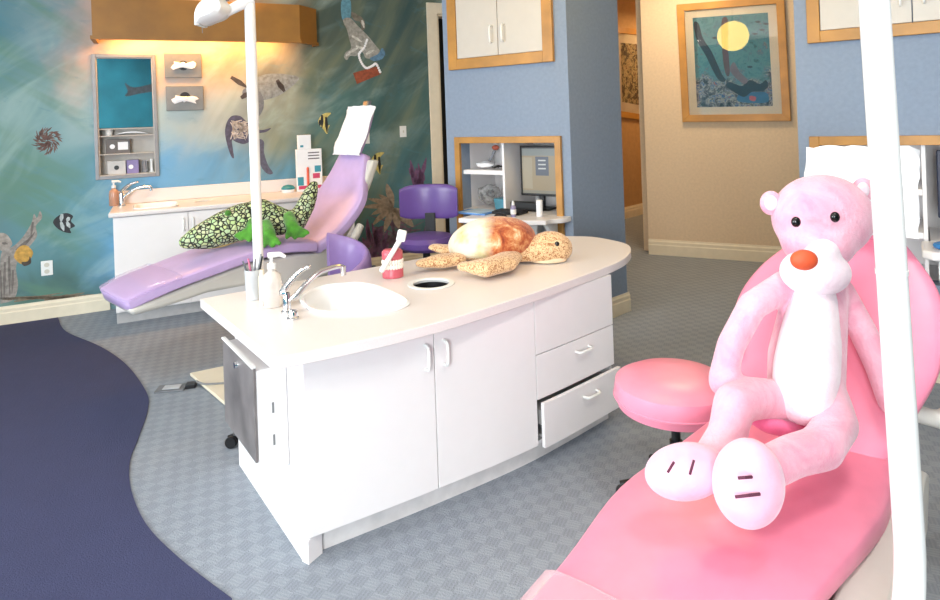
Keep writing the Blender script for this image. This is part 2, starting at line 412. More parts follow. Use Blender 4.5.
# black fish with white bands
paint('painted_banded_fish',(38,38,44),[(53,222),(58,216),(66,213),(73,216),(71,221),(75,226),(70,229),(71,233),(64,232),(57,228)])
strokes('painted_fish_bands',(182,190,190),[(62,214,61,222),(61,222,64,231),(69,217,67,222),(67,222,70,228)],.03,2)
# manta ray
paint('painted_manta',(128,136,140),[(246,98),(248,86),(256,78),(268,74),(284,74),(299,78),(290,88),(278,96),(264,100),(254,100)])
paint('painted_manta_head',(108,114,122),[(247,97),(243,96),(243,90),(249,88),(260,92),(264,102),(262,112),(256,116)],2)
strokes('painted_manta_marks',(66,60,60),[(231,77,248,88),(277,80,284,92),(278,82,285,91),(241,98,250,92)],.05,3)
# spotted turtle and diver
paint('painted_turtle',(78,76,96),[(227,122),(232,116),(240,116),(246,121),(254,128),(262,130),(271,128),(266,132),(257,134),(252,140),(244,144),(236,142),(232,140),(233,150),(234,158),(231,156),(227,144),(225,132)])
strokes('painted_turtle_spots',(186,176,168),[(230+rnd.uniform(0,20),120+rnd.uniform(0,20),232+rnd.uniform(0,20),121+rnd.uniform(0,20)) for k in range(46)],.014,2)
paint('painted_swimmer',(86,86,104),[(259,140),(264,142),(264,152),(268,165),(273,173),(268,174),(262,168),(258,156)])
# two angel fish
for (cx,cy,s,k) in ((325,123,1.,0),(378,163,1.05,1)):
    paint('painted_angelfish',(206,190,110),[(cx-7*s,cy-1),(cx-2,cy-9*s),(cx+10*s*.6,cy-10*s),(cx+2,cy-5*s),(cx+3,cy+2),(cx+8*s*.6,cy+2),(cx+3*s,cy+6*s),(cx+2,cy+11*s),(cx-2*s,cy+6*s)])
    strokes('painted_angelfish_bands',(30,34,38),[(cx-3,cy-8*s,cx-3,cy+5*s),(cx+1,cy-6*s,cx+2,cy+10*s),(cx-5,cy-3,cx-5,cy+3)],.032,2)
# swimmer with pearls and a red chest
paint('painted_mermaid_tail',(96,150,170),[(342,0),(350,0),(351,12),(349,20),(343,20),(341,12)])
paint('painted_mermaid',(158,156,148),[(343,20),(350,18),(358,26),(368,36),(376,46),(380,52),(374,58),(366,58),(362,52),(356,56),(350,56),(347,60),(344,57),(346,52),(351,48),(349,38),(347,30)],2)
paint('painted_mermaid_wing',(118,112,100),[(351,12),(358,15),(364,20),(365,28),(362,30),(360,22),(354,20)],1)
paint('painted_blue_veil',(92,130,158),[(370,58),(378,54),(382,48),(385,53),(382,59),(374,61)],3)
strokes('painted_mermaid_lines',(206,204,196),[(352,36,362,42),(356,46,366,50),(350,52,358,48),(366,54,374,50),(346,56,352,50),(362,20,364,28)],.03,4)
b=MB()
for p in spline([MUR.pix(u,v) for u,v in((367,40),(364,48),(359,54),(361,62),(366,68),(372,66),(376,64),(380,72))],4,False): b.ball((p.x,-.006,p.z),(.014,.006,.014),seg=8,ring=6)
b.obj('painted_pearls',paper,mural)
paint('painted_red_chest',(146,72,46),[(353,73),(378,66),(381,74),(357,84)],3,smooth=False)
# corals and fronds low on the right
for k in range(9):
    a=math.radians(100+k*26); l=22+rnd.uniform(-6,6); cx,cy=393,208
    ex,ey=cx+l*1.4*math.cos(a),cy-l*math.sin(a); px,py=-math.sin(a)*4,-math.cos(a)*4
    paint('painted_frond',(156,140,122),[(cx,cy),((cx+ex)/2+px,(cy+ey)/2+py-3),(ex,ey),((cx+ex)/2-px,(cy+ey)/2-py)],2)
strokes('painted_coral',(116,92,108),[(365+rnd.uniform(0,62),275-rnd.uniform(0,50),366+rnd.uniform(0,62),268-rnd.uniform(0,55)) for k in range(60)],.02,1)
strokes('painted_purple_coral',(112,78,110),[(x,y+rnd.uniform(-3,3),x+rnd.uniform(-6,6),y-rnd.uniform(8,20)) for x,y in [(rnd.uniform(366,384),rnd.uniform(235,262)) for k in range(24)]+[(rnd.uniform(412,424),rnd.uniform(175,192)) for k in range(14)]],.05,3)
def T(name,label,cat,fr,x=0,y=0,z=0,group=None):
    """a thing whose Empty stands in a frame's local point; children are then built in the frame's local coordinates minus (x,y,z)"""
    o=thing(name,label,cat,fr.w(x,y,z),fr.ang,group); return o
def ob(b,name,m,fr,parent=None,**k):
    """mesh given in frame coordinates -> object (part of parent, or top level)"""
    if parent is not None:
        b.bm.transform(parent.matrix_basis.inverted()@fr.M()); return b.obj(name,m,parent,**k)
    bm=b.bm; c=sum((v.co for v in bm.verts),V())/max(1,len(bm.verts)); zmin=min(v.co.z for v in bm.verts); c=V((c.x,c.y,zmin))
    bm.transform(Matrix.Translation(-c)); o=b.obj(name,m,None,**k); o.matrix_basis=fr.M()@Matrix.Translation(c); return o
def bh(vertical,x,y,z,l,out=.03,w=.010,h=.012,dirx=1):
    """bow handle path in a frame, sticking out towards the room"""
    if vertical: p=[(x,y,z-l/2),(x,y-out,z-l/2+.012),(x,y-out,z+l/2-.012),(x,y,z+l/2)]
    else: p=[(x-l/2,y,z),(x-l/2+.012,y-out,z),(x+l/2-.012,y-out,z),(x+l/2,y,z)]
    return MB().tube(spline(p,4,False),.0075,8)
# ---------------- mirror cabinet let into the mural wall
t=T('mirror_cabinet','grey framed mirror with open shelves below it, set into the painted wall','cabinet',MUR,(mx0+mx1)/2,0,mz0)
b=MB()
for x0,x1,z0,z1 in ((mx0,MIR[0],mz0,mz1),(MIR[1],mx1,mz0,mz1),(MIR[0],MIR[1],mz0,MIR[2]),(MIR[0],MIR[1],MIR[3],mz1)): b.box(x0,x1,-.015,.0,z0,z1)
greyf=mat('grey_painted_metal',(132,132,134),.4,metal=.3,var=.04)
ob(b,'frame',greyf,MUR,t,bevel=.003)
zs=MUR.pix(128,128).z; zt=MUR.pix(130,135).z; zm=MUR.pix(130,153).z
inner=mat('recess_lining',(190,184,176),.5,var=.03)
b=MB(); b.box(MIR[0],MIR[1],.118,.128,MIR[2],MIR[3]); b.box(MIR[0],MIR[0]+.008,.0,.118,MIR[2],MIR[3]); b.box(MIR[1]-.008,MIR[1],.0,.118,MIR[2],MIR[3]); b.box(MIR[0]+.008,MIR[1]-.008,.0,.118,MIR[2],MIR[2]+.008); b.box(MIR[0]+.008,MIR[1]-.008,.0,.118,MIR[3]-.008,MIR[3])
ob(b,'recess',inner,MUR,t)
for z in (zs,zt,zm): ob(MB().box(MIR[0]+.008,MIR[1]-.008,.004,.118,z-.008,z),'shelf',inner,MUR,t)
ob(MB().box(MIR[0]+.01,MIR[1]-.01,.012,.018,zs+.004,MIR[3]-.01),'mirror',mat('mirror_silver',(235,238,238),.02,metal=1.,var=0),MUR,t)
# things on its shelves
X=lambda u,v=150:MUR.pix(u,v).x
glovebox=mat('grey_carton',(104,100,98),.6,var=.05)
def carton(name,label,x0,x1,z0,h,m,cat='box',rim=None,hole=None,y0=.03,y1=.11):
    t=T(name,label,cat,MUR,(x0+x1)/2,.07,z0)
    ob(MB().box(x0,x1,y0,y1,z0+.0005,z0+h),'carton',m,MUR,t,bevel=.002)
    if hole:
        cx=x0+(x1-x0)*hole[0]; cz=z0+h*.5
        ob(MB().lathe([(0,0),(hole[1],0),(hole[1],.002),(0,.002)],(cx,y0-.002,cz),20,(0,1,0)),'opening',hole[2],MUR,t)
    if rim:
        ob(MB().box(x0+(x1-x0)*.5,x1-(x1-x0)*.08,y0-.001,y0+.001,z0+h*.25,z0+h*.8),'panel_print',rim,MUR,t)
    return t
t=thing('cup','small white cup on the thin top shelf under the mirror','cup',MUR.w(X(109),.07,zt),MUR.ang)
ob(MB().lathe([(.0,.001),(.026,.001),(.034,.055),(.031,.055),(.024,.006),(0,.006)],(X(109),.07,zt),24),'bowl',whitep,MUR,t,smooth=True)
o=ob(MB().loft([[ (X(115)+ (X(149)-X(115))*k/8, yy, zt+.004+.028*math.sin(PI*k/8)**.7*s_) for k,yy,s_ in [(k,.03,1) for k in range(9)]+[(k,.03,.55) for k in range(8,-1,-1)]],[ (X(115)+ (X(149)-X(115))*k/8, .105, zt+.004+.028*math.sin(PI*k/8)**.7*s_) for k,s_ in [(k,1) for k in range(9)]+[(k,.55) for k in range(8,-1,-1)]]]),'folded_towel',paper,MUR)
tag(o,'white folded towel lying on the shelf right under the mirror','towel')
carton('glove_box','dark grey box with a white round opening on the middle shelf below the mirror',X(105.5),X(130),zm,zt-zm-.035,glovebox,rim=paper,hole=(.27,.021,paper))
carton('mask_box','pale box with a round dark opening on the bottom shelf below the mirror',X(106.5),X(125),MIR[2]+.008,.12,mat('pale_carton',(200,198,196),.6),hole=(.5,.02,black))
carton('tissue_box','lavender and white box with tissue at its opening on the bottom cabinet shelf',X(126),X(138),MIR[2]+.008,.12,mat('lavender_carton',(140,128,176),.6),hole=(.35,.02,paper))
o=ob(MB().lathe([(0,0),(.022,0),(.022,.09),(.024,.095),(.024,.11),(0,.11)],(X(144),.07,MIR[2]+.0085),20),'glass_jar',mat('cloudy_glass',(200,200,204),.1,trans=.6),MUR,smooth=True); tag(o,'clear glass jar with a lid on the bottom cabinet shelf','jar')
o=ob(MB().lathe([(0,0),(.02,0),(.012,.02),(.01,.09),(.015,.12),(0,.12)],(X(151),.07,MIR[2]+.0085),20),'bottle',whitep,MUR,smooth=True); tag(o,'slim white bottle at the far end of the bottom cabinet shelf','bottle')
# ---------------- two steel dispensers
for k,(c,lab) in enumerate(((((164,53),(201,54),(202,78),(165,78)),'upper steel wall dispenser with a spread white tissue hanging out'),(((166,86),(203,86),(204,110),(166,111)),'lower steel wall dispenser with a crumpled white tissue and dark slot'))):
    q=[MUR.pix(u,v) for u,v in c]; x0,x1=(q[0].x+q[3].x)/2,(q[1].x+q[2].x)/2; z0,z1=(q[2].z+q[3].z)/2,(q[0].z+q[1].z)/2
    t=T('tissue_dispenser',lab,'dispenser',MUR,(x0+x1)/2,0,z0,group='steel tissue dispensers by the mirror')
    ob(MB().box(x0,x1,-.021,-.0015,z0,z1),'cover_plate',mat('dull_steel',(126,126,124),.45,metal=.5,var=.05),MUR,t,bevel=.004)
    cx,cz=(x0+x1)/2,(z0+z1)/2; w=(x1-x0)
    ob(MB().lathe([(0,0),(.045,0),(.045,.002),(0,.002)],(cx,-.0215,cz+.012*k),20,(0,1,0)).xf(Matrix.Identity(4)),'slot',black,MUR,t)
    b=MB(); rnd=random.Random(5+k)
    n=18; ring=[]
    for i in range(n):
        a=2*PI*i/n; r=(.34 if abs(math.cos(a))>.75 else .16)*w*(.75+.4*rnd.random()); ring.append(V((cx+r*math.cos(a),-.032-.012*rnd.random(),cz+(r*.55)*math.sin(a)-.01*k)))
    b.loft([[V((cx+(p.x-cx)*.3,-.021,cz+(p.z-cz)*.4)) for p in ring],ring,[V((cx+(p.x-cx)*.5,-.05,cz+(p.z-cz)*.5)) for p in ring]])
    ob(b,'tissue',paper,MUR,t,smooth=True)
# ---------------- light valance over the counter
vo=.32
x0=MUR.pix(92,30,vo).x; x1=MUR.pix(314,30,0).x; zb=MUR.pix(200,41,vo).z; zt_=MUR.pix(280,4,vo).z; xc=MUR.pix(300,30,vo).x
t=T('light_valance','long wooden box valance with a chamfered end glowing above the painted wall sink','valance',MUR,(x0+x1)/2,0,zb)
val=mat('valance_veneer',(152,104,38),.5,var=.08,nscale=5)
def vstrip(o0,z0,z1,e=0):
    out=[(x0-e,0),(x0-e,-vo-e),(xc+e*.5,-vo-e),(x1+e,-.12),(x1+e,0)]; inn=[(x1+e-.022-e,0),(x1-.022,-.11),(xc-.01,-vo+.022),(x0+.022,-vo+.022),(x0+.022,0)]
    return MB().prism([(x,y,z0) for x,y in out+inn],(0,0,z1-z0))
ob(vstrip(0,zb+.03,zt_),'fascia',val,MUR,t); ob(vstrip(0,zb,zb+.03,.015),'lower_rail',val,MUR,t)
ob(MB().box(x0+.022,xc-.02,-vo+.03,0,(zb+zt_)/2-.01,(zb+zt_)/2+.01),'shelf_board',val,MUR,t)
glow=mat('warm_tube_glow',(255,196,110),.5,var=0,emit=6.)
for z in ((zb+zt_)/2-.05,(zb+zt_)/2+.05): ob(MB().tube([(x0+.15,-.14,z),(xc-.1,-.14,z)],.018,10),'light_tube',glow,MUR,t)
VALANCE=(x0,xc,zb,zt_)
# ---------------- counter along the mural
cx0=MUR.pix(108,213,.62).x; cx1=MUR.pix(338,180).x; CZ=.92; CD=.62
t=T('base_cabinet','white laminate base cabinet with two doors under the sink counter by the mural','cabinet',MUR,(cx0+cx1)/2,-.3,0)
b=MB().box(cx0+.03,cx1,-CD+.05,-.002,.1,CZ-.17); b.box(cx0+.03,cx0+.05,-CD+.05,-.002,CZ-.17,CZ-.042); b.box(cx0+.05,cx1,-CD+.05,-CD+.07,CZ-.17,CZ-.042); ob(b,'carcass',white,MUR,t)
ob(MB().box(cx0+.03,cx1-.02,-CD+.1,-.1,0,.1),'toe_kick',mat('grey_toe_kick',(176,174,174),.5),MUR,t)
xm=MUR.pix(189,240,CD-.03).x
for (a_,c_,hs) in ((cx0+.035,xm-.002,-1),(xm+.002,xm+(xm-cx0)-.0,1),(xm+(xm-cx0)+.004,cx1-.004,1)):
    d_=ob(MB().box(a_,c_,-CD+.03,-CD+.05,.11,CZ-.045),'door',white,MUR,t,bevel=.002)
    hx=(c_-.035) if hs<0 else (a_+.035)
    h=bh(True,hx,-CD+.03,CZ-.15,.1); h.bm.transform(t.matrix_basis.inverted()@MUR.M()); h.obj('handle',whitep,d_,smooth=True)
wt=T('worktop','cream laminate counter with backsplash running along the painted wall','worktop',MUR,(cx0+cx1)/2,-.3,CZ)
S=[MUR.loc(G(u,v,CZ)) for u,v in ((131,209),(178,205),(175,197),(143,198))]
sx0,sx1=S[0].x+.02,S[1].x; sy0,sy1=-CD+.09,-.19
hc=MUR.loc(G(203,201,CZ)); hc.y=min(hc.y,-.17)
b=MB().plate([(cx0,-.002),(cx1,-.002),(cx1,-CD),(cx0,-CD)],[rrect((sx0+sx1)/2,(sy0+sy1)/2,sx1-sx0,sy1-sy0,.06),[(hc.x+.075*math.cos(2*PI*k/24),hc.y+.075*math.sin(2*PI*k/24)) for k in range(24)]],CZ-.04,CZ)
ob(b,'slab',laminate,MUR,wt,bevel=.012,seg=4)
ob(MB().box(cx0,cx1,-.022,-.002,CZ+.0005,CZ+.12),'backsplash',laminate,MUR,wt,bevel=.006)
def basin(fr,pts,z,depth,name,label,m=whitep):
    t=T(name,label,'sink',fr,sum(p[0] for p in pts)/len(pts),sum(p[1] for p in pts)/len(pts),z)
    c=V((sum(p[0] for p in pts)/len(pts),sum(p[1] for p in pts)/len(pts),0)); P0=[V((p[0],p[1],0)) for p in pts]
    rings=[[c+(p-c)*k+V((0,0,z+dz)) for p in P0] for k,dz in ((1.06,.001),(1.07,.008),(1.03,.013),(.98,.010),(.95,.0),(.88,-depth*.8),(.78,-depth),(.1,-depth-.005),(.1,-depth-.02),(.8,-depth-.02),(.93,-depth*.8),(.975,-.002))]
    ob(MB().loft(rings,cap=False),'bowl',m,fr,t,smooth=True)
    ob(MB().lathe([(0,0),(.028,0),(.03,.004),(.0,.006)],(c.x,c.y,z-depth-.008),20),'drain',chrome,fr,t,smooth=True)
    return t
basin(MUR,rrect((sx0+sx1)/2,(sy0+sy1)/2,(sx1-sx0)*.97,(sy1-sy0)*.97,.06),CZ,.1,'sink','white rounded sink set into the cream counter under the mirror',mat('white_sink',(242,242,243),.2,var=.0))
o=ob(MB().lathe([(.066,-.04),(.066,.0),(.072,.004),(.088,.004),(.09,.002),(.072,.001),(.07,-.04)],(hc.x,hc.y,CZ),28,cap=False),'waste_ring',whitep,MUR,smooth=True); tag(o,'white ring round the waste hole in the cream wall counter','ring')
def faucet(label,base,rot,s=1.):
    t=thing('faucet',label,'faucet',base,rot)
    b=MB().lathe([(0,0),(.03,0),(.03,.008),(.022,.014),(.021,.10),(.018,.115),(0,.118)],(0,0,.001),24); b.xf(Matrix.Scale(s,4)).obj('body',chrome,t,smooth=True)
    p=spline([(0,0,.06),(.06,0,.11),(.13,0,.15),(.2,0,.158),(.235,0,.15)],6,False); r=[.016-.006*k/(len(p)-1) for k in range(len(p))]
    MB().tube(p,r,12).lathe([(0,0),(.013,0),(.013,.03),(0,.03)],(.235,0,.118),14).xf(Matrix.Scale(s,4)).obj('spout',chrome,t,smooth=True)
    p=spline([(0,0,.115),(.02,.015,.15),(.07,.03,.185),(.12,.035,.2)],5,False)
    MB().tube(p,[.017-.009*k/(len(p)-1) for k in range(len(p))],12).ball(p[-1],(.014,.009,.006),seg=12,ring=8).xf(Matrix.Scale(s,4)).obj('lever',chrome,t,smooth=True)
    return t
fb=MUR.loc(G(122,206,CZ)); faucet('chrome lever faucet on the cream counter at the mural wall',MUR.w(fb.x,fb.y,CZ),MUR.ang+math.radians(-8),1.0)
def soap(label,base,m,s=1.,rot=0.,mp=whitep):
    t=thing('soap_dispenser',label,'soap dispenser',base,rot)
    MB().lathe([(0,0),(.032,0),(.035,.004),(.035,.09),(.03,.115),(.014,.128),(.014,.135),(0,.135)],(0,0,.001),24).xf(Matrix.Scale(s,4)).obj('bottle',m,t,smooth=True)
    b=MB().lathe([(0,.137),(.016,.137),(.016,.155),(.006,.158),(.006,.18),(.0,.18)],(0,0,0),16); b.tube([(-.012,0,.185),(.03,0,.187),(.05,0,.176)],[.011,.009,.006],10); b.xf(Matrix.Scale(s,4)).obj('pump',mp,t,smooth=True)
    return t
p=G(116,203,CZ); p=MUR.loc(p); p.y=min(p.y,-.08); soap('peach soap bottle with white pump beside the wall counter faucet',MUR.w(p.x,p.y,CZ),mat('peach_soap',(222,168,138),.2,trans=.3),1.15,MUR.ang)
# boxes and tub on the counter by the lilac chair
pb=MUR.loc(G(309,186,CZ)); bx0,bx1=MUR.pix(297,170,.2).x,MUR.pix(322,165,.2).x
t=T('toothbrush_box','white and pink printed toothbrush box standing on the wall counter','box',MUR,(bx0+bx1)/2,-.17,CZ)
zt2=MUR.pix(310,149,.2).z
ob(MB().box(bx0,bx1,-.2,-.14,CZ+.001,zt2),'carton',paper,MUR,t,bevel=.002)
w_=bx1-bx0; hh=zt2-CZ
b=MB()
for (a_,c_,z0,z1) in ((.05,.95,.06,.14),(.62,.9,.3,.42)): b.box(bx0+a_*w_,bx0+c_*w_,-.2015,-.2,CZ+z0*hh,CZ+z1*hh)
ob(b,'print_band',mat('pink_print',(206,72,110),.6),MUR,t)
for a0,a1,c0,c1 in ((.02,.25,.15,.35),(.7,.95,.45,.6)): ob(MB().box(bx0+a0*w_,bx0+a1*w_,-.2015,-.2,CZ+c0*hh,CZ+c1*hh),'print_patch',mat('teal_print',(64,150,170),.6),MUR,t)
b=MB()
for k in range(3): b.box(bx0+.45*w_,bx0+.9*w_,-.2015,-.2,CZ+(.9-.07*k)*hh,CZ+(.925-.07*k)*hh)
ob(b,'print_text',mat('grey_print',(96,90,100),.6),MUR,t)
ob(MB().capsule([(bx0+.42*w_,-.205,CZ+.16*hh),(bx0+.42*w_,-.205,CZ+.55*hh)],[.012,.012],8),'printed_toothbrush',mat('red_orange_print',(222,96,70),.6),MUR,t)
bx2,bx3=MUR.pix(298,140,.2).x,MUR.pix(311,140,.2).x; z3=MUR.pix(304,135,.2).z
t=T('small_box','small white box balanced on top of the toothbrush box','box',MUR,(bx2+bx3)/2,-.17,zt2)
ob(MB().box(bx2,bx3,-.195,-.145,zt2+.001,z3),'carton',paper,MUR,t,bevel=.002)
ob(MB().box(bx2+.02,bx2+.05,-.1965,-.195,zt2+.02,zt2+.04),'print_patch',mat('teal_print',(64,150,170),.6),MUR,t)
tc=V((MUR.pix(288,185,.13).x,-.13,CZ)); 
t=T('floss_tub','small round tub with a teal lid on the cream wall counter','tub',MUR,tc.x,tc.y,CZ)
ob(MB().lathe([(0,.001),(.06,.001),(.062,.03),(0,.03)],(tc.x,tc.y,CZ),24),'tub_base',paper,MUR,t,smooth=True)
ob(MB().lathe([(.064,.031),(.064,.045),(.045,.065),(0,.075)],(tc.x,tc.y,CZ),24),'lid',mat('teal_lid',(50,140,150),.4),MUR,t,smooth=True)
# wall plates
def plateat(name,label,cat,fr,u,v,w,h,kind):
    p=fr.pix(u,v); t=T(name,label,cat,fr,p.x,0,p.z-h/2)
    ob(MB().box(p.x-w/2,p.x+w/2,-.007,0,p.z-h/2,p.z+h/2),'cover_plate',whitep,fr,t,bevel=.003)
    if kind=='outlet':
        for dz in (-.028,.028): ob(MB().lathe([(0,0),(.019,0),(.017,.004),(0,.004)],(p.x,-.011,p.z+dz),18,(0,1,0)),'socket',ivory,fr,t)
    else: ob(MB().box(p.x-.006,p.x+.006,-.015,-.007,p.z-.012,p.z+.012),'toggle',ivory,fr,t,bevel=.002)
plateat('wall_outlet','white double wall outlet low on the mural beside the stone figure','outlet',MUR,47,268,.085,.125,'outlet')
plateat('light_switch','white light switch on the dark green mural beside the doorway','light switch',MUR,403,131.5,.075,.12,'switch')
plateat('light_switch','white light switch half hidden behind the lilac chair headrest paper','light switch',MUR,366,138,.075,.12,'switch')
# ---------------- lilac dental chair
lil=mat('lilac_vinyl',(194,168,212),.32,var=.02); shell=mat('warm_grey_shell',(206,202,194),.4,var=.01)
PC=Fr(-2.03,3.7,math.cos(math.radians(46)),math.sin(math.radians(46)))
t=T('dental_chair','lilac dental chair with grey shell and headrest paper beside the mural counter','dental chair',PC,.9,.28,0)
W=.60
def PX(lst): return [PC.pix(u,v) for u,v in lst]
top=PX([(130,301),(152,289),(182,277),(214,264),(250,251),(287,242),(318,241)])
ws=[.5,.54,.57,.58,.6,.6,.6]; ths=[.085,.09,.08,.09,.09,.09,.09]
path=resample([(p.x,p.z,w,th) for p,w,th in zip(top,ws,ths)],4)
def shiftY(b,dy): b.bm.transform(Matrix.Translation((0,dy,0))); return b
sc_=ob(shiftY(padsweep(MB(),path,.4),W/2),'seat_cushion',lil,PC,t,smooth=True)
back=PX([(318,245),(337,226),(357,200),(366,177),(373,155)])
bw=[.56,.68,.66,.48,.36]; path2=resample([(p.x,p.z,w,.09) for p,w in zip(back,bw)],5)
ob(shiftY(padsweep(MB(),path2,.4),W/2),'backrest',lil,PC,t,smooth=True)
seam=[V((p[0],p[1]+.003)) for p in path2[3:-3]] if False else None
# shell under the cushions
lowT=PX([(131,311),(165,298),(205,282),(250,265),(300,255),(322,254)]); lowB=PX([(136,318),(165,310),(212,294),(250,287),(300,288),(338,275),(352,250)])
ur=PX([(350,240),(366,210),(377,182),(384,160)]); ul=PX([(376,160),(369,180),(360,204),(344,230),(328,250)])
poly=[(p.x,p.z) for p in lowT+ul[::-1][1:]] + [(p.x,p.z) for p in ur[::-1]+lowB[::-1]]
b=MB().prism([(x,.045,z) for x,z in poly],(0,W-.09,0)); ob(b,'shell',shell,PC,t,bevel=.025,seg=4,smooth=True)
# plastic cover over the foot end
cov=resample([(p.x,p.z+.004,w+.014,.02) for p,w in zip(top[:3],ws)],4)
ob(shiftY(padsweep(MB(),cov,.3),W/2),'plastic_cover',mat('clear_film',(224,200,236),.12,alpha=.32,var=0),PC,t,smooth=True)
# headrest with paper
hp=[PC.pix(u,v,-W/2) for u,v in ((348,151),(360,110))]; a_,c_=hp
ob(MB().prism([(a_.x+.06,W/2-.035,a_.z-.08),(a_.x+.1,W/2-.035,a_.z-.08),(c_.x+.1,W/2-.035,c_.z+.075),(c_.x+.06,W/2-.035,c_.z+.075)],(0,.07,0)),'headrest_bracket',steel,PC,t,bevel=.008)
pp=resample([(a_.x+.0,a_.z+.01,.28,.05),((a_.x+c_.x)/2,(a_.z+c_.z)/2,.29,.06),(c_.x,c_.z-.01,.28,.05)],4)
ob(shiftY(padsweep(MB(),pp,.35),W/2),'headrest',lil,PC,t,smooth=True)
rnd=random.Random(9)
def papersheet(path,w,yc,lift=.008,th=.006,n=12,wav=.008):
    """creased paper cover lying over a path of (x,z)"""
    rings=[]; P_=[V((x,0,z)) for x,z in path]
    for i,p in enumerate(P_):
        tt=(P_[min(i+1,len(P_)-1)]-P_[max(i-1,0)]).normalized(); nr=V((-tt.z,0,tt.x)); r1=[];r2=[]
        for k in range(n+1):
            y=yc-w/2+w*k/n+rnd.uniform(-.003,.003); hgt=lift+wav*(math.sin(k*1.9+i)*.6+rnd.uniform(-.5,.5))
            edge=(2*k/n-1)**8*.025
            r1.append(p+nr*(hgt-edge)+V((0,y,0))); r2.append(p+nr*(hgt-edge-th)+V((0,y,0)))
        rings.append(r1+r2[::-1])
    return MB().loft(rings)
q=[(a_.x-.03,a_.z-.03),(a_.x-.012,a_.z+.03),((a_.x+c_.x)/2-.01,(a_.z+c_.z)/2),(c_.x-.01,c_.z-.02),(c_.x+.01,c_.z+.03)]
q=[(p_[0],p_[1]) for p_ in resample([(x,z) for x,z in q],3)]
ob(papersheet(q,.37,W/2+.01,.012),'headrest_paper',paper,PC,t,smooth=True)
# pedestal and armrest
pc=PC.pix(292,290).x
ob(MB().box(pc-.14,pc+.16,.12,.42,.06,.5),'pedestal',mat('dark_grey_casting',(92,90,88),.5),PC,t,bevel=.02)
gz=[PC.loc(G(u,v,0)) for u,v in ((205,388),(225,372))]
ob(MB().prism([tuple(PC.loc(G(u,v,0)))[:2]+(.007,) for u,v in ((190,377),(228,369),(300,372),(300,415),(226,408))],(0,0,.02)),'floor_plate',cream,PC,t,bevel=.004)
b=MB(); pr_=PX([(344,250),(352,236),(358,225)]); b.tube([(pr_[0].x,-.02,pr_[0].z),(pr_[1].x,-.045,pr_[1].z+.01),(pr_[2].x,-.03,pr_[2].z)],[.03,.034,.03],12)
ob(b,'hinge_cover',shell,PC,t,smooth=True)
# ---------------- plush alligator on it
def gator_mat():
    t=NT('scaly_green_plush'); b=t.b; b.inputs['Roughness'].default_value=.8; m=t.mapped((1,1,1))
    wv=t.new('Mix',data_type='VECTOR'); 
    vo_=t.new('TexVoronoi',feature='DISTANCE_TO_EDGE'); vo_.inputs['Scale'].default_value=36; t.link(m,vo_.inputs['Vector'])
    v2=t.new('TexVoronoi',feature='F1'); v2.inputs['Scale'].default_value=36; t.link(m,v2.inputs['Vector'])
    base=t.mix(t.noise(m,9,2),(164,192,128),(218,224,186)); base=t.mix(.25,base,v2.outputs['Color'],'SOFT_LIGHT')
    c=t.mix(t.ramp(vo_.outputs['Distance'],[(.08,(1,1,1,1)),(.15,(0,0,0,1))]),base,(30,34,26))
    t.link(c,b.inputs['Base Color']); t.bump(vo_.outputs['Distance'],.6,.02); return t.m
ga=thing('plush_alligator','green scaly plush alligator lying along the lilac dental chair','plush toy',at(240,240,4.45))
A=lambda u,v,Y:at(u,v,Y)
b=MB(); body=[(186,242,4.27,.05),(194,239,4.30,.075),(207,235,4.36,.10),(222,229,4.43,.118),(240,222,4.5,.128),(262,216,4.58,.128),(283,222,4.64,.10),(298,220,4.68,.078),(306,205,4.74,.068),(311,192,4.78,.055),(314,185,4.8,.038)]
pp=[A(u,v,Y) for u,v,Y,r in body]; b.capsule(pp,[r for *_,r in body],18)
b.obj('body',gator_mat(),ga,world=True,remesh=.016,relax=8)
b=MB().capsule([A(192,244,4.32),A(208,243,4.36),A(224,240,4.42),A(236,238,4.46)],[.03,.045,.05,.03],14); b.obj('belly',mat('yellow_felt',(214,190,110),.85,bump=.3),ga,world=True,remesh=.014)
grn=mat('bright_green_plush',(72,140,34),.85,var=.25,nscale=18,bump=.8,bscale=60,sheen=.4)
for (u,v,Y,dx) in ((254,228,4.40,-1),(269,234,4.36,0),(292,226,4.50,1)):
    b=MB(); c=A(u,v,Y); b.capsule([A(u-3,v-9,Y+.08),c],[.045,.048],12)
    for k in range(4):
        a=-.9+k*.6+dx*.35; b.capsule([c,c+V((math.sin(a)*.1+dx*.02,-.03,-.03-.05*math.cos(a)))],[.03,.019],10)
    b.obj('foot',grn,ga,world=True,remesh=.012)
for u,v,Y in ((228,213,4.38),(243,210,4.46)):
    MB().ball(A(u,v,Y),.022).obj('eye',grn,ga,world=True,smooth=True)
# ---------------- lavender stool between island and lilac chair
st=thing('operator_stool','lavender operator stool with curved back between the island and the lilac chair','stool',V((-.93,4.32,0)))
lav=mat('lavender_vinyl',(150,124,180),.35,var=.02)
p=V((-.93,4.32,0))
MB().lathe([(0,.40),(.18,.40),(.2,.42),(.2,.45),(.17,.475),(0,.48)],p,28).obj('seat',lav,st,world=True,smooth=True)
b=MB(); path=[p+V((.2*math.cos(a),.2*math.sin(a),0)) for a in [math.radians(d) for d in range(-60,125,12)]]
rings=[]
for i,q in enumerate(path):
    k=i/(len(path)-1); zt=.60+.22*k**.8; zb_=.50; o_=(q-p).normalized()*.03
    mid=(zt+zb_)/2; hh=(zt-zb_)/2
    rings.append([q+o_*math.cos(w)+V((0,0,mid+hh*math.copysign(abs(math.sin(w))**.6,math.sin(w)))) for w in [2*PI*j/14 for j in range(14)]])
b.loft(rings).obj('curved_back',lav,st,world=True,smooth=True)
MB().tube([p+V((.16,.05,.44)),p+V((.235,.06,.47)),p+V((.235,.06,.6))],.014,10).obj('back_bracket',steel,st,world=True)
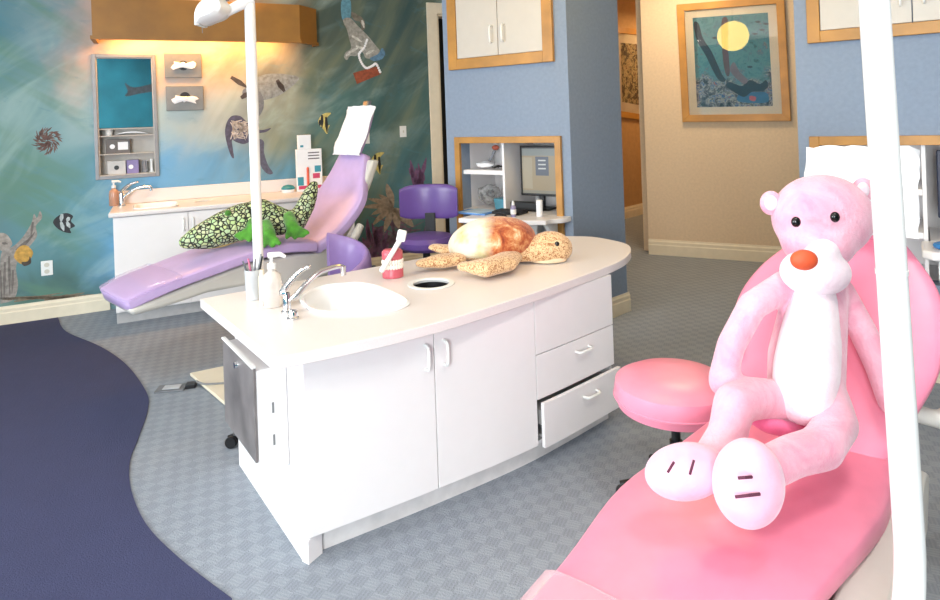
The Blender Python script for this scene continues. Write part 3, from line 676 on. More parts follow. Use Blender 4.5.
MB().lathe([(0,.05),(.03,.05),(.03,.40),(0,.40)],p,16).obj('gas_column',black,st,world=True,smooth=True)
b=MB()
for k in range(5):
    a=2*PI*k/5+.3; b.tube([p+V((0,0,.08)),p+V((.25*math.cos(a),.25*math.sin(a),.06))],[.025,.015],8)
b.obj('star_base',black,st,world=True)
for k in range(5):
    a=2*PI*k/5+.3; MB().ball(p+V((.25*math.cos(a),.25*math.sin(a),.03)),(.022,.022,.03),seg=12,ring=8).obj('caster',black,st,world=True,smooth=True)
w0=G(232,447,0); t=thing('caster_wheel','black caster wheel peeking out at the far foot of the island','wheel',w0)
for dy in (-.014,.014): MB().lathe([(0,-.009),(.026,-.009),(.029,-.005),(.029,.005),(.026,.009),(0,.009)],(0,dy,.0295),20,(0,1,0)).obj('wheel',black,t,smooth=True)
MB().box(-.02,.03,-.004,.004,.03,.06).obj('fork',black,t,bevel=.003); MB().lathe([(0,.06),(.012,.06),(.012,.085),(0,.085)],(.02,0,0),12).obj('stem',steel,t,smooth=True)
# ---------------- floor outlet and cord near the plate
c=G(174,389,0)
fo=thing('floor_outlet','grey floor outlet box let into the carpet behind the island','outlet',c,math.radians(8))
MB().box(-.1,.07,-.05,.05,.001,.012).obj('cover_plate',mat('grey_cover',(104,106,110),.5),fo,bevel=.003)
MB().box(-.06,.04,-.03,.03,.012,.016).obj('lid',mat('pale_steel',(178,180,184),.4),fo,bevel=.002)
MB().box(.07,.13,-.025,.025,.001,.03).obj('plug',black,fo,bevel=.005)
o=MB().tube(spline([c+V((.13,.02,.035)),G(205,384,.034),G(230,383,.034),G(262,384,.034)],5,False),.006,8).obj('cord',grey,fo,world=True)
# ================================================================== island
HT=.80
def S2(p): return V((p[0],p[1],0))
D=[S2(p) for p in ((-.638,2.312),(-.179,2.600),(.261,2.909),(.700,3.300))]
ang=math.atan2(D[3].y-D[0].y,D[3].x-D[0].x)
isl=thing('island_cabinet','white island cabinet with bowed front, two doors and three drawers','cabinet',V((-.25,3.05,0)))
curve=spline([D[0],D[1],D[2],D[3]],8,False)
def seg(i): return curve[i*8:(i+1)*8+1]
def inward(pts,i):
    t_=(pts[min(i+1,len(pts)-1)]-pts[max(i-1,0)]).normalized(); return V((-t_.y,t_.x,0))
def slab(pts,z0,z1,th,out=0.,trim=.002):
    pts=list(pts); pts[0]=pts[0]+(pts[1]-pts[0]).normalized()*trim; pts[-1]=pts[-1]+(pts[-2]-pts[-1]).normalized()*trim
    a=[p-inward(pts,i)*out for i,p in enumerate(pts)]; b=[p+inward(pts,i)*(th-out) for i,p in enumerate(pts)]
    return MB().prism([(p.x,p.y,z0) for p in a+b[::-1]],(0,0,z1-z0))
BKL,BKR=V((-1.12,3.0,0)),V((.16,3.9,0)); FR_=curve[-1]
# carcass: floor-standing shell with toe kick, left end panel to the floor
cc=[p+inward(curve,i)*.02 for i,p in enumerate(curve)]
inn=[p+inward(curve,i)*.036 for i,p in enumerate(curve)]
b=MB()
b.prism([(p.x,p.y,.085) for p in cc+[BKR,BKL]],(0,0,.016))
for q0,q1 in ((cc[0],BKL),(BKL,BKR),(BKR,cc[-1])):
    d_=(q1-q0).normalized(); n_=V((d_.y,-d_.x,0)); 
    if (V((-.25,3.05,0))-q0).dot(n_)<0: n_=-n_
    b.prism([(p.x,p.y,.1) for p in (q0,q1,q1+n_*.018,q0+n_*.018)],(0,0,.658))
ob0=b.obj('carcass',white,isl,world=True)
ends=[S2((-.668,2.336)),S2((-.640,2.352)),S2((-1.112,3.02)),S2((-1.14,3.004))]
MB().prism([(p.x,p.y,.0) for p in ends],(0,0,.758)).obj('end_panel',white,isl,world=True,bevel=.002)
MB().prism([(p.x,p.y,.0) for p in (D[0]+V((-.03,.02,0)),D[0]+V((.0,-.0,0)),D[0]+V((.035,.06,0)),D[0]+V((.0,.08,0)))],(0,0,.085)).obj('corner_block',white,isl,world=True)
tk=[p+inward(curve,i)*.05 for i,p in enumerate(curve)]
b=MB(); tk2=[p+inward(curve,i)*.07 for i,p in enumerate(curve)]; b.prism([(p.x,p.y,0) for p in tk+tk2[::-1]],(0,0,.085)); b.obj('toe_kick',mat('pale_toe_kick',(216,213,211),.4),isl,world=True)
def whandle(p,out,vertical,d_,l=.1):
    """white bow handle at p on a front whose outward direction is out, running along d_ (or up)"""
    ax=V((0,0,1)) if vertical else d_
    pts=[p-ax*l/2,p-ax*(l/2-.004)+out*.022,p-ax*(l/2-.02)+out*.03,p+ax*(l/2-.02)+out*.03,p+ax*(l/2-.004)+out*.022,p+ax*l/2]
    return MB().tube(spline(pts,3,False),.0068,8)
def onfront(s_,i,z): 
    pts=seg(s_); return V((pts[i].x,pts[i].y,z)),-inward(pts,i),(pts[min(i+1,8)]-pts[max(i-1,0)]).normalized()
for k,i in ((0,7),(1,1)):
    d_=slab(seg(k),.092,.757,.019).obj('door',white,isl,world=True,bevel=.002)
    p,o_,dr=onfront(k,i,.635); p=p+dr*(.03 if k==0 else -.02)
    h=whandle(p,o_,True,dr); h.bm.transform(isl.matrix_basis.inverted()); h.obj('handle',whitep,d_,smooth=True)
zz=[(.503,.757,0),(.297,.499,0),(.092,.293,.038)]
for k,(z0,z1,out) in enumerate(zz):
    d_=slab(seg(2),z0,z1,.019,out).obj('drawer',white,isl,world=True,bevel=.002)
    if k:
        p,o_,dr=onfront(2,4,z1-.055); h=whandle(p+o_*out,o_,False,dr); h.bm.transform(isl.matrix_basis.inverted()); h.obj('handle',whitep,d_,smooth=True)
    if out:
        pts=seg(2); a0,a1=pts[0]*.96+pts[-1]*.04,pts[0]*.04+pts[-1]*.96; n_=inward(pts,4); a0=a0-n_*(out-.02); a1=a1-n_*(out-.02)
        MB().prism([(p.x,p.y,z0+.03) for p in (a0,a1,a1+n_*.4,a0+n_*.4)],(0,0,.12)).obj('drawer_box',mat('drawer_box_grey',(170,168,166),.5),isl,world=True)
        MB().prism([(p.x,p.y,z0+.05) for p in (a0-(a1-a0).normalized()*.012,a0,a0+n_*.3,a0+n_*.3-(a1-a0).normalized()*.012)],(0,0,.035)).obj('slide_rail',steel,isl,world=True)
# worktop
ol=[(200,299),(236,328),(270,356),(278,357.5),(330,347.5),(400,332),(460,316),(530,294),(562,283),(590,273),(613,264),(626,257),(631,250),(627,244),(610,239.5),(590,236.5),(565,236),(450,253),(330,275)]
op=[G(u,v,HT) for u,v in ol]
fine=[]
for i,p in enumerate(op):
    fine.append(p)
mid=spline(op[3:17],4,False); outer=[op[0],op[1],op[2]]+mid+op[17:]
skp=[G(u,v,HT) for u,v in ((299,300),(321,286.5),(368,284),(411,303),(392,312),(317,315))]
def chaikin(p,n):
    for _ in range(n): p=[q for i in range(len(p)) for q in (p[i].lerp(p[(i+1)%len(p)],.2),p[i].lerp(p[(i+1)%len(p)],.8))]
    return p
skf=chaikin(skp,3); dh=G(431,284,HT)
hole2=[(dh.x+.098*math.cos(2*PI*k/32),dh.y+.098*math.sin(2*PI*k/32)) for k in range(32)]
wt2=thing('island_worktop','pale speckled island worktop with rounded end carrying sink and turtle','worktop',V((-.25,3.1,HT)))
MB().plate([(p.x,p.y) for p in outer],[[(p.x,p.y) for p in skf],hole2],HT-.042,HT).obj('slab',laminate,wt2,world=True,bevel=.016,seg=4,smooth=True)
I0=Fr(0,0,1,0)
basin(I0,[(p.x,p.y) for p in chaikin(skp,3)],HT,.13,'island_sink','white moulded sink set into the island worktop',mat('white_sink',(242,242,243),.2,var=.0))
t=thing('waste_chute','white rimmed round waste hole with dark inside on the island worktop','waste chute',dh)
MB().lathe([(.09,-.012),(.086,0),(.09,.006),(.112,.006),(.114,.002),(.097,.001),(.094,-.05)],dh,40,cap=False).obj('rim',whitep,t,world=True,smooth=True)
MB().lathe([(.0,-.14),(.08,-.14),(.089,-.013),(.091,-.013),(.088,-.2),(0,-.2)],dh,32).obj('liner',black,t,world=True,smooth=True)
# faucet, handle and knob
fb=G(287,313,HT); sp=G(345,300,HT)
fa=thing('island_faucet','tall chrome faucet with long lever beside the island sink','faucet',fb)
Y0=fb.y
MB().lathe([(0,0),(.024,0),(.024,.008),(.017,.014),(.016,.075),(.013,.085),(0,.085)],fb+V((0,0,.001)),24).obj('body',chrome,fa,world=True,smooth=True)
pp=spline([fb+V((.0,0,.05)),at(296,296,Y0+.01),at(307,283,Y0+.05),at(320,272,Y0+.1),at(337,266.5,Y0+.16),at(343,267,Y0+.18)],5,False)
MB().tube(pp,[.014-.004*k/(len(pp)-1) for k in range(len(pp))],12).tube([at(343,266,Y0+.18),at(343.5,275,Y0+.18)],[.013,.012],12).obj('spout',chrome,fa,world=True,smooth=True)
pp=spline([fb+V((0,0,.085)),at(283,292,Y0),at(290,282,Y0+.02),at(300,272,Y0+.04),at(308,267,Y0+.05)],5,False)
MB().tube(pp,[.02,.02,.019]+[.017-.008*k/(len(pp)-4) for k in range(len(pp)-3)],12).ball(pp[-1],(.014,.012,.01),seg=12,ring=8).obj('lever',chrome,fa,world=True,smooth=True)
kb=G(293,319,HT)
MB().lathe([(0,0),(.024,0),(.024,.006),(.019,.01),(.019,.03),(.016,.034),(0,.034)],kb+V((0,0,.001)),24).obj('knob',chrome,fa,world=True,smooth=True)
# cup with instruments, tube and soap
cp=G(254,299,HT)
t=thing('instrument_cup','frosted cup holding slim dental instruments at the island pole','cup',cp)
MB().lathe([(0,0),(.034,0),(.038,.135),(.0355,.135),(.032,.004),(0,.004)],cp+V((0,0,.001)),28).obj('tumbler',mat('frosted_plastic',(232,234,236),.3,trans=.45),t,world=True,smooth=True)
for k,(dx,dy,m_) in enumerate(((-.03,0,steel),(-.018,.012,mat('pink_plastic',(214,120,150),.4)),(.012,-.01,steel),(.03,.0,black),(.02,.016,steel))):
    o=MB().tube([cp+V((dx*.3,dy,.01)),cp+V((dx,dy*1.4,.13)),cp+V((dx*1.5,dy*1.6,.175+.006*k))],[.004,.005,.004],8).obj('instrument',m_,smooth=True)
    tag(solo(o,cp+V((dx*.3,dy,.01))),['steel probe leaning furthest left out of the frosted cup','pink handled instrument at the left of the frosted cup','middle steel instrument standing in the frosted cup','black handled instrument leaning right out of the frosted cup','steel scaler behind the black instrument in the cup'][k],'instrument','instruments in the island cup')
tb=G(263,301,HT)
o=MB().lathe([(0,0),(.014,0),(.016,.01),(.016,.11),(.01,.125),(.01,.14),(0,.14)],(0,0,.001),18).obj('lotion_tube',mat('ivory_tube',(236,224,200),.4),smooth=True); o.location=tb; tag(o,'slim ivory tube between the frosted cup and the soap pump','tube')
soap('clear soap bottle with white pump beside the island faucet',G(273,306,HT),mat('clear_soap_plastic',(246,238,230),.15,trans=.5),1.2,.2)
# lamp pole standing on the island with its exam light
pb=G(259.5,290,HT)
t=thing('exam_light','white exam light on a tall pole rising from the island worktop','exam light',pb)
pt=at(250.5,-60,pb.y); pole_w=.024; wp=mat('white_enamel',(236,235,232),.25,var=.0)
up=V((pb.x,pb.y,2.75))
MB().lathe([(0,.001),(.05,.001),(.05,.012),(.03,.02),(0,.02)],pb,24).obj('flange',wp,t,world=True,smooth=True)
MB().tube([pb+V((0,0,.01)),V((pb.x,pb.y,1.62))],pole_w,20).tube([V((pb.x,pb.y,1.60)),V((pb.x,pb.y,2.75))],.0255,20).obj('pole',wp,t,world=True,smooth=True)
ar=[at(252,-1,pb.y),at(240,5,pb.y-.02),at(226,12,pb.y-.05),at(216,17,pb.y-.07)]
MB().tube(ar,[.026,.026,.024,.02],14).obj('arm',wp,t,world=True,smooth=True)
MB().tube([p+V((0,.0,.055)) for p in ar],[.008]*4,8).obj('cable',grey,t,world=True,smooth=True)
b=MB(); hp_=[at(u,v,pb.y-.1) for u,v in ((200,26),(199,16),(203,6),(212,-1),(224,-1),(229,9),(222,18),(210,23))]
for k in range(len(hp_)):
    pass
rings=[]
for d_,s_ in ((-.085,.55),(-.07,.85),(0,1.),(.07,.85),(.085,.55)):
    c=sum(hp_,V())/len(hp_); rings.append([c+(p-c)*s_+V((0,d_,0)) for p in spline(hp_,4)])
b.loft(rings).obj('lamp_head',wp,t,world=True,smooth=True)
MB().box(-.012,.012,-.05,.05,-.012,.012).xf(Matrix.Translation(at(201,24,pb.y-.1))).obj('lamp_lens',mat('lamp_lens_glass',(240,240,235),.1,trans=.5),t,world=True,bevel=.004)
MB().tube([at(202,26,pb.y-.1),at(202.5,33,pb.y-.1)],.0015,6).obj('pull_cord',grey,t,world=True)
# towel dispenser on the island's end
e0=S2((-.668,2.336)); e1=S2((-1.14,3.004)); ed=(e1-e0).normalized(); en=V((-ed.y,ed.x,0)); 
if en.x>0: en=-en
c1=G(285,365,.0)
ya=.10; yb=.52
td=thing('towel_dispenser','steel fronted white dispenser hanging on the left end of the island','dispenser',e0+ed*ya+V((0,0,.30)))
def epr(s0,s1,o0,o1,z0,z1): return MB().prism([tuple(e0+ed*s+en*o)[:2]+(z0,) for s,o in ((s0,o0),(s1,o0),(s1,o1),(s0,o1))],(0,0,z1-z0))
q=[(.001,.69),(.115,.69),(.115,.36),(.09,.325),(.05,.31),(.001,.31)]
MB().prism([e0+ed*ya+en*o_+V((0,0,z)) for o_,z in q],ed*(yb-ya)).obj('housing',white,td,world=True,bevel=.004)
epr(ya-.003,yb+.003,.1155,.127,.355,.70).obj('steel_front',mat('smoky_steel',(138,132,130),.38,metal=.3,var=.25,nscale=4),td,world=True,bevel=.003)
epr(ya-.004,yb+.004,.114,.131,.7005,.709).obj('top_lip',whitep,td,world=True,bevel=.003)
MB().lathe([(0,0),(.014,0),(.012,.01),(0,.012)],e0+ed*(ya+.21)+en*.127+V((0,0,.655)),16,en).obj('lock',chrome,td,world=True,smooth=True)
for z in (.40,.52): MB().prism([e0+ed*(ya-.0015)+en*o_+V((0,0,z+dz)) for o_,dz in ((.052,0),(.060,0),(.060,.04),(.052,.04))],ed*.001).obj('slot',grey,td,world=True)
# denture model with toothbrush
dm=G(393,277,HT); s_=.0
pk=mat('gum_pink',(198,92,104),.35,var=.03); th_=mat('tooth_white',(240,234,222),.3,var=0)
t=thing('denture_model','pink and white teeth model standing on the island worktop','teeth model',dm,math.radians(15))
b=MB(); u_=[V((.062*math.cos(a),-.055*math.sin(a),0)) for a in [math.radians(d) for d in range(0,181,12)]]+[V((-.05,.03,0)),V((.05,.03,0))]
b.loft([[p*k*.86+V((0,0,z)) for p in u_] for k,z in ((1,.002),(1.,.045),(.85,.055))]).obj('lower_gum',pk,t,smooth=True)
MB().loft([[p*k*.86+V((0,.0,z)) for p in u_] for k,z in ((.85,.085),(1,.095),(1.0,.13),(.8,.142))]).obj('upper_gum',pk,t,smooth=True)
for row,(z,dz) in enumerate(((.058,0),(.081,0))):
    b=MB()
    for k in range(11):
        a=math.radians(8+16.4*k); b.ball((.049*math.cos(a),-.043*math.sin(a),z),(.008,.008,.015),seg=10,ring=8)
    b.obj('teeth',th_,t,smooth=True)
MB().tube([(.0,.028,.05),(0,.04,.07),(0,.028,.1)],.01,8).obj('hinge',steel,t,smooth=True)
tb_=thing('giant_toothbrush','white giant toothbrush leaning across the teeth model','toothbrush',dm)
q0,q1=at(382,270,dm.y-.12),at(400,240,dm.y-.08)
MB().capsule([q0,q0.lerp(q1,.5),q1],[.014,.012,.013],12).obj('handle',whitep,tb_,world=True,smooth=True)
hd=at(401.5,236,dm.y-.08); MB().box(-.022,.022,-.014,.014,-.026,.03).xf(Matrix.Translation(hd)@Matrix.Rotation(.25,4,'Y')).obj('brush_head',whitep,tb_,world=True,bevel=.007,seg=3,smooth=True)
# plush sea turtle
def speck(name,c0,c1,sc_,th=(.42,.5),b_=.4):
    t=NT(name); t.b.inputs['Roughness'].default_value=.85; m=t.mapped()
    c=t.mix(t.ramp(t.noise(m,sc_,2,.6,1.5),[(th[0],(0,0,0,1)),(th[1],(1,1,1,1))]),c1,c0); t.link(c,t.b.inputs['Base Color']); t.b.inputs['Sheen Weight'].default_value=.3
    t.bump(t.noise(m,90,2),b_,.006); return t.m
spk=speck('speckled_tan_plush',(228,192,146),(160,100,54),84)
def shellmat():
    t=NT('mottled_shell_plush'); t.b.inputs['Roughness'].default_value=.85; m=t.mapped()
    n=t.noise(m,11,6,.72,.6); c=t.ramp(n,[(.34,(120,44,14)),(.46,(176,84,38)),(.56,(206,140,86)),(.66,(230,202,164))])
    sp=t.new('SeparateXYZ'); t.link(t.tc.outputs['Object'],sp.inputs[0]); f=t.math('ADD',sp.outputs[0],t.math('MULTIPLY',t.noise(m,5,3),.16))
    c=t.mix(t.ramp(f,[(.04,(1,1,1,1)),(.12,(0,0,0,1))]),c,t.ramp(t.noise(m,9,3),[(.35,(200,188,124)),(.55,(238,224,202))]))
    t.link(c,t.b.inputs['Base Color']); t.b.inputs['Sheen Weight'].default_value=.3; t.bump(t.noise(m,80,2),.5,.006); return t.m
tp=G(488,266,HT); tp.y+=.12
tu=thing('plush_turtle','tan and orange plush sea turtle lying on the far end of the island worktop','plush toy',V((tp.x,tp.y,HT)))
K=1.0
def TU(u,v,dy): return at(u,v,tp.y+dy)
c=TU(492,245,0); rz=Matrix.Rotation(math.radians(-6),3,'Y')
b=MB().ball((0,0,0),(.245,.19,.135),rz,32,20)
for v in b.bm.verts:
    if v.co.z<-.05: v.co.z=-.05+(v.co.z+.05)*.3
c.z=HT+.105; b.xf(Matrix.Translation(c)); b.obj('shell',shellmat(),tu,world=True,smooth=True,sub=1)
b=MB().ball((0,0,0),(.235,.17,.055),None,28,14).xf(Matrix.Translation(V((c.x,c.y,HT+.06)))); b.obj('underside',spk,tu,world=True,smooth=True)
b=MB(); b.capsule([TU(512,257,-.05),TU(530,254,-.06),TU(545,250,-.06)],[.07,.075,.092],16); b.ball(TU(550,248.5,-.05),(.125,.09,.095),None,20,14); [setattr(v_.co,'z',max(v_.co.z,HT+.012)) for v_ in b.bm.verts]; b.obj('head',spk,tu,world=True,remesh=.012,relax=5)
b=MB().ball(TU(548,258.5,-.06),(.105,.08,.04)); [setattr(v_.co,'z',max(v_.co.z,HT+.006)) for v_ in b.bm.verts]; b.obj('chin',mat('cream_plush',(240,216,180),.85,bump=.4),tu,world=True,smooth=True)
MB().ball(TU(557,244,-.125),(.013,.01,.014)).obj('eye',mat('black_bead',(14,12,12),.08,var=0),tu,world=True,smooth=True)
MB().ball(TU(556.6,244.3,-.118),(.02,.01,.02)).obj('eye_rim',mat('cream_plush',(240,216,180),.85,bump=.4),tu,world=True,smooth=True)
def flip(pts,rs,fl,name='flipper'):
    b=MB(); b.capsule(pts,rs,14)
    z0=min(p.z for p in pts)
    for v in b.bm.verts: v.co.z=z0+(v.co.z-z0)*fl
    mz=min(v.co.z for v in b.bm.verts)
    for v in b.bm.verts: v.co.z+=HT+.011-mz
    b.obj(name,spk,tu,world=True,remesh=.012,relax=5)
flip([G(510,267,HT),G(502,274,HT),G(484,279,HT),G(466,277,HT)],[.07,.09,.09,.05],.48)
flip([G(454,268,HT),G(440,270,HT),G(424,272,HT)],[.075,.08,.05],.45)
flip([TU(505,250,.18),TU(490,246,.28)],[.07,.06],.5); flip([TU(450,254,.14),TU(436,250,.2)],[.07,.05],.4)
# ================================================================== purple chair by the doorway
pur=mat('deep_purple_vinyl',(96,70,136),.32,var=.02)
Yc=4.78
s0=at(426,237,Yc); t=thing('swivel_chair','deep purple swivel chair with low back in front of the mural corals','chair',V((s0.x,Yc,0)),math.radians(-6))
zs=s0.z
MB().lathe([(0,zs-.075),(.175,zs-.085),(.205,zs-.06),(.21,zs-.02),(.19,zs+.01),(.1,zs+.022),(0,zs+.022)],(0,0,0),36).obj('seat',pur,t,smooth=True)
bt,bb=at(425,184.5,Yc+.2).z,at(425,219.5,Yc+.2).z
b=MB(); rings=[]
for k in range(13):
    x=-.225+.45*k/12; y=.17+.07*(1-((k-6)/6)**2); e=1-.22*(abs(k-6)/6)**5
    hh=(bt-bb)/2*e
    rings.append([V((x,y+.028*math.copysign(abs(math.cos(w))**.6,math.cos(w)),(bt+bb)/2+hh*math.copysign(abs(math.sin(w))**.45,math.sin(w)))) for w in [2*PI*j/20 for j in range(20)]])
b.loft(rings).obj('backrest',pur,t,smooth=True)
MB().box(-.04,.04,.2,.225,zs-.05,bb+.05).obj('back_bracket',black,t,bevel=.005)
MB().box(-.04,.04,-.05,.225,zs-.1,zs-.076).obj('seat_plate',black,t)
MB().lathe([(0,.08),(.028,.08),(.028,zs-.1),(0,zs-.1)],(0,0,0),16).obj('gas_column',black,t,smooth=True)
b=MB()
for k in range(5): a=2*PI*k/5; b.tube([(0,0,.1),(.26*math.cos(a),.26*math.sin(a),.06)],[.03,.016],8)
b.obj('star_base',black,t)
for k in range(5): a=2*PI*k/5; MB().ball((.26*math.cos(a),.26*math.sin(a),.03),(.022,.022,.03),seg=12,ring=8).obj('caster',black,t,smooth=True)
# ================================================================== partition: cabinet, recess, desk
def wall_cab(label,fr,x0,x1,z0,xs,name='wall_cabinet',fw=.085):
    t=T(name,label,'cabinet',fr,(x0+x1)/2,0,z0)
    b=MB(); zt=CEIL-.25
    for q in ((x0,x0+fw,z0,zt),(x1-fw,x1,z0,zt),(x0+fw,x1-fw,z0,z0+fw),(x0+fw,x1-fw,zt-fw,zt)): b.box(q[0],q[1],-.035,0,q[2],q[3])
    ob(b,'frame',wood,fr,t,bevel=.003)
    a=[x0+fw]+xs+[x1-fw]
    for i in range(len(a)-1):
        d_=ob(MB().box(a[i]+.003,a[i+1]-.003,-.026,0,z0+fw+.003,zt-fw-.003),'door',mat('cream_laminate',(200,192,180),.4,var=.01),fr,t,bevel=.002)
        hx=a[i+1]-.055 if i%2==0 else a[i]+.055
        h=bh(True,hx,-.026,z0+fw+.17,.13); h.bm.transform(t.matrix_basis.inverted()@fr.M()); h.obj('handle',whitep,d_,smooth=True)
x0,x1=PAR.pix(451,72).x,PAR.pix(555,62).x
wall_cab('maple framed wall cabinet with cream doors high on the blue partition',PAR,x0,x1,(PAR.pix(452,70).z+PAR.pix(555,62).z)/2,[PAR.pix(499.5,40).x])
x0=RB.pix(808,43).x; xm=RB.pix(912.5,20).x
wall_cab('maple framed wall cabinet with cream doors on the blue wall above the pink chair',RB,x0,xm+(xm-x0),(RB.pix(808,43).z+RB.pix(939,34).z)/2,[xm],fw=.07)
def frame_around(fr,N,label,fw):
    t=T('recess_trim',label,'trim',fr,(N[0]+N[1])/2,0,N[2])
    for q in ((N[0]-fw,N[0],N[2]-fw,N[3]+fw),(N[1],N[1]+fw,N[2]-fw,N[3]+fw),(N[0],N[1],N[3],N[3]+fw)): ob(MB().box(q[0],q[1],-.03,0,q[2],q[3]),'board',wood,fr,t,bevel=.003)
frame_around(PAR,N1,'maple trim round the computer recess in the blue partition',.05)
frame_around(RB,NR,'maple trim over the recess in the blue wall behind the pink chair',.055)
def shelf_unit(label,fr,N,xd,zsh,depth):
    t=T('shelf_unit',label,'shelf unit',fr,(N[0]+N[1])/2,.3,N[2])
    x0,x1,z0,z1=N; x1+=.12
    ob(MB().box(x0-.018,x1+.018,depth,depth+.015,z0-.018,z1+.018),'back_panel',white,fr,t)
    for q in ((x0-.018,x0,z0-.018,z1+.018),(x1,x1+.018,z0-.018,z1+.018)): ob(MB().box(q[0],q[1],.122,depth,q[2],q[3]),'side_panel',white,fr,t)
    ob(MB().box(x0,x1,.122,depth,z1,z1+.018),'top_panel',white,fr,t); ob(MB().box(x0,x1,.122,depth,z0-.018,z0),'bottom_panel',white,fr,t)
    ob(MB().box(xd,xd+.02,.02,depth,z0,z1),'divider',white,fr,t,bevel=.001)
    for z in zsh: ob(MB().box(x0+.001,xd-.001,.02,depth,z-.035,z),'shelf',white,fr,t,bevel=.001)
    return t
DZ=.84
xd=PAR.pix(503,170,-.03).x; zsh=PAR.pix(480,170,-.03).z
shelf_unit('white shelf unit with one shelf and a divider inside the partition recess',PAR,N1,xd,[zsh],.5)
# desk
px0=PAR.pix(460,222,.38).x; px1=PAR.pix(573,212,.1).x
t=T('desk','white desk top reaching out of the partition recess with a rounded right corner','desk',PAR,(px0+px1)/2,-.1,DZ-.03)
px1=-.012; pm=PAR.pix(522,222,.3).x
b=MB(); poly=[(px0,-.002),(px0,-.40),(pm,-.30)]+[(p.x,p.y) for p in spline([V((pm+.16,-.24,0)),V((px1-.07,-.17,0)),V((px1-.02,-.12,0)),V((px1,-.07,0))],4,False)]+[(px1,-.002)]
ob(b.prism([(x,y-.001,DZ-.035) for x,y in poly],(0,0,.035)),'front_leaf',white,PAR,t,bevel=.006,seg=3)
ob(MB().box(xd+.022,N1[1]-.004,.002,.46,DZ-.035,DZ),'rear_leaf',white,PAR,t)
ob(MB().box(N1[0]+.004,xd-.002,.002,.46,DZ-.035,DZ),'side_leaf',white,PAR,t)
for x in (px0+.06,px1-.13): ob(MB().prism([(x,-.032,DZ-.036),(x,-.2,DZ-.036),(x,-.032,DZ-.22)],(.03,0,0)),'bracket',whitep,PAR,t)
t=T('cable_bin','grey wire bin hanging under the right side of the partition desk','bin',PAR,px1-.3,-.1,DZ-.25)
ob(MB().loft([[V((px1-.3+x*k,-.1+y*k,z)) for x,y in ((-.1,-.05),(.1,-.05),(.1,.05),(-.1,.05))] for k,z in ((.7,DZ-.24),(1,DZ-.038))],cap=True),'bin_body',mat('pale_grey_plastic',(190,190,188),.4),PAR,t,bevel=.01)
# monitor
m0,m1=PAR.pix(519.5,146,-.2),PAR.pix(560,197,-.2)
t=T('computer_monitor','black computer monitor showing a beige program window in the partition recess','monitor',PAR,(m0.x+m1.x)/2,.2,DZ)
mw=m1.x-m0.x; mh=m0.z-m1.z; mz=m1.z
ob(MB().box(m0.x,m1.x-.002,.20,.23,mz,mz+mh),'bezel',black,PAR,t,bevel=.006)
def screen(t,fr,x0,x1,z0,z1,y):
    sm=mat('screen_beige',(140,126,102),.3,var=.0,emit=.12); ob(MB().box(x0,x1,y-.002,y,z0,z1),'screen',sm,fr,t)
    w,h=x1-x0,z1-z0
    for nm,c,q in (('screen_toolbar',(120,124,120),(0,1,.84,1)),('screen_list',(150,140,120),(0,.3,.1,.8)),('screen_window',(84,88,98),(.4,.78,.4,.82)),('screen_footer',(126,122,110),(0,1,0,.07))):
        ob(MB().box(x0+q[0]*w,x0+q[1]*w,y-.003,y-.0021,z0+q[2]*h,z0+q[3]*h),nm,mat(nm,c,.3,var=0,emit=.1),fr,t)
    b=MB()
    for k in range(3): b.box(x0+.48*w,x0+.7*w,y-.0036,y-.0031,z0+(.72-.09*k)*h,z0+(.75-.09*k)*h)
    ob(b,'screen_text',mat('screen_text_pale',(180,180,176),.3,var=0,emit=.1),fr,t)
screen(t,PAR,m0.x+.02,m1.x-.022,mz+.02,mz+mh-.02,.2)
ob(MB().box((m0.x+m1.x)/2-.02,(m0.x+m1.x)/2+.02,.22,.25,DZ+.01,mz+.1),'stand_neck',black,PAR,t); ob(MB().box((m0.x+m1.x)/2-.1,(m0.x+m1.x)/2+.1,.15,.3,DZ+.001,DZ+.015),'stand_foot',black,PAR,t,bevel=.004)
def onpar(u,v,z=DZ): p=G(u,v,z); return PAR.loc(p)
k0=onpar(518,207); 
t=T('keyboard','black keyboard on the partition desk in front of the monitor','keyboard',PAR,k0.x,k0.y,DZ)
ob(MB().box(k0.x-.0,k0.x+.24,-.065-.07,-.065+.075,DZ+.001,DZ+.022),'base',black,PAR,t,bevel=.004)
b=MB(); 
for i in range(13):
    for j in range(4): b.box(k0.x+.01+.017*i,k0.x+.023+.017*i,-.065-.055+.03*j,-.065-.031+.03*j,DZ+.0222,DZ+.028)
o=ob(b,'keys',mat('key_black',(36,36,40),.5,var=0),PAR,t); o['kind']='stuff'
t=T('document_tray','low black box with papers behind the keyboard in the partition recess','tray',PAR,xd+.12,.1,DZ)
ob(MB().box(xd+.03,xd+.3,.075,.14,DZ+.001,DZ+.07),'tray_box',black,PAR,t,bevel=.005)
mo=onpar(512,214)
t=T('computer_mouse','black mouse lying at the front edge of the partition desk','mouse',PAR,mo.x,mo.y,DZ)
b=MB().ball((mo.x,-.24,DZ+.002),(.055,.035,.03),None,20,12); [setattr(v.co,'z',max(v.co.z,DZ+.001)) for v in b.bm.verts]; ob(b,'shell',black,PAR,t,smooth=True)
fo=onpar(489,211)
bluef=mat('blue_folder',(98,150,214),.6,var=.05)
for k,(dx,dy,a,m_,lab,w) in enumerate(((-.04,.03,.05,bluef,'lower blue folder spread open on the partition desk',.27),(-.02,.03,-.12,mat('pale_blue_sheet',(176,206,232),.7),'pale blue paper lying on top of the blue folder',.2))):
    M=Matrix.Translation((fo.x+dx,-.16+dy,DZ+.001+.012*k))@Matrix.Rotation(a,4,'Z')
    b=MB().box(-w/2,w/2,-.1,.1,0,.011 if k==0 else .004).xf(M); o=ob(b,'folder' if k==0 else 'paper_sheet',m_,PAR,bevel=.001); tag(o,lab,'folder' if k==0 else 'paper')
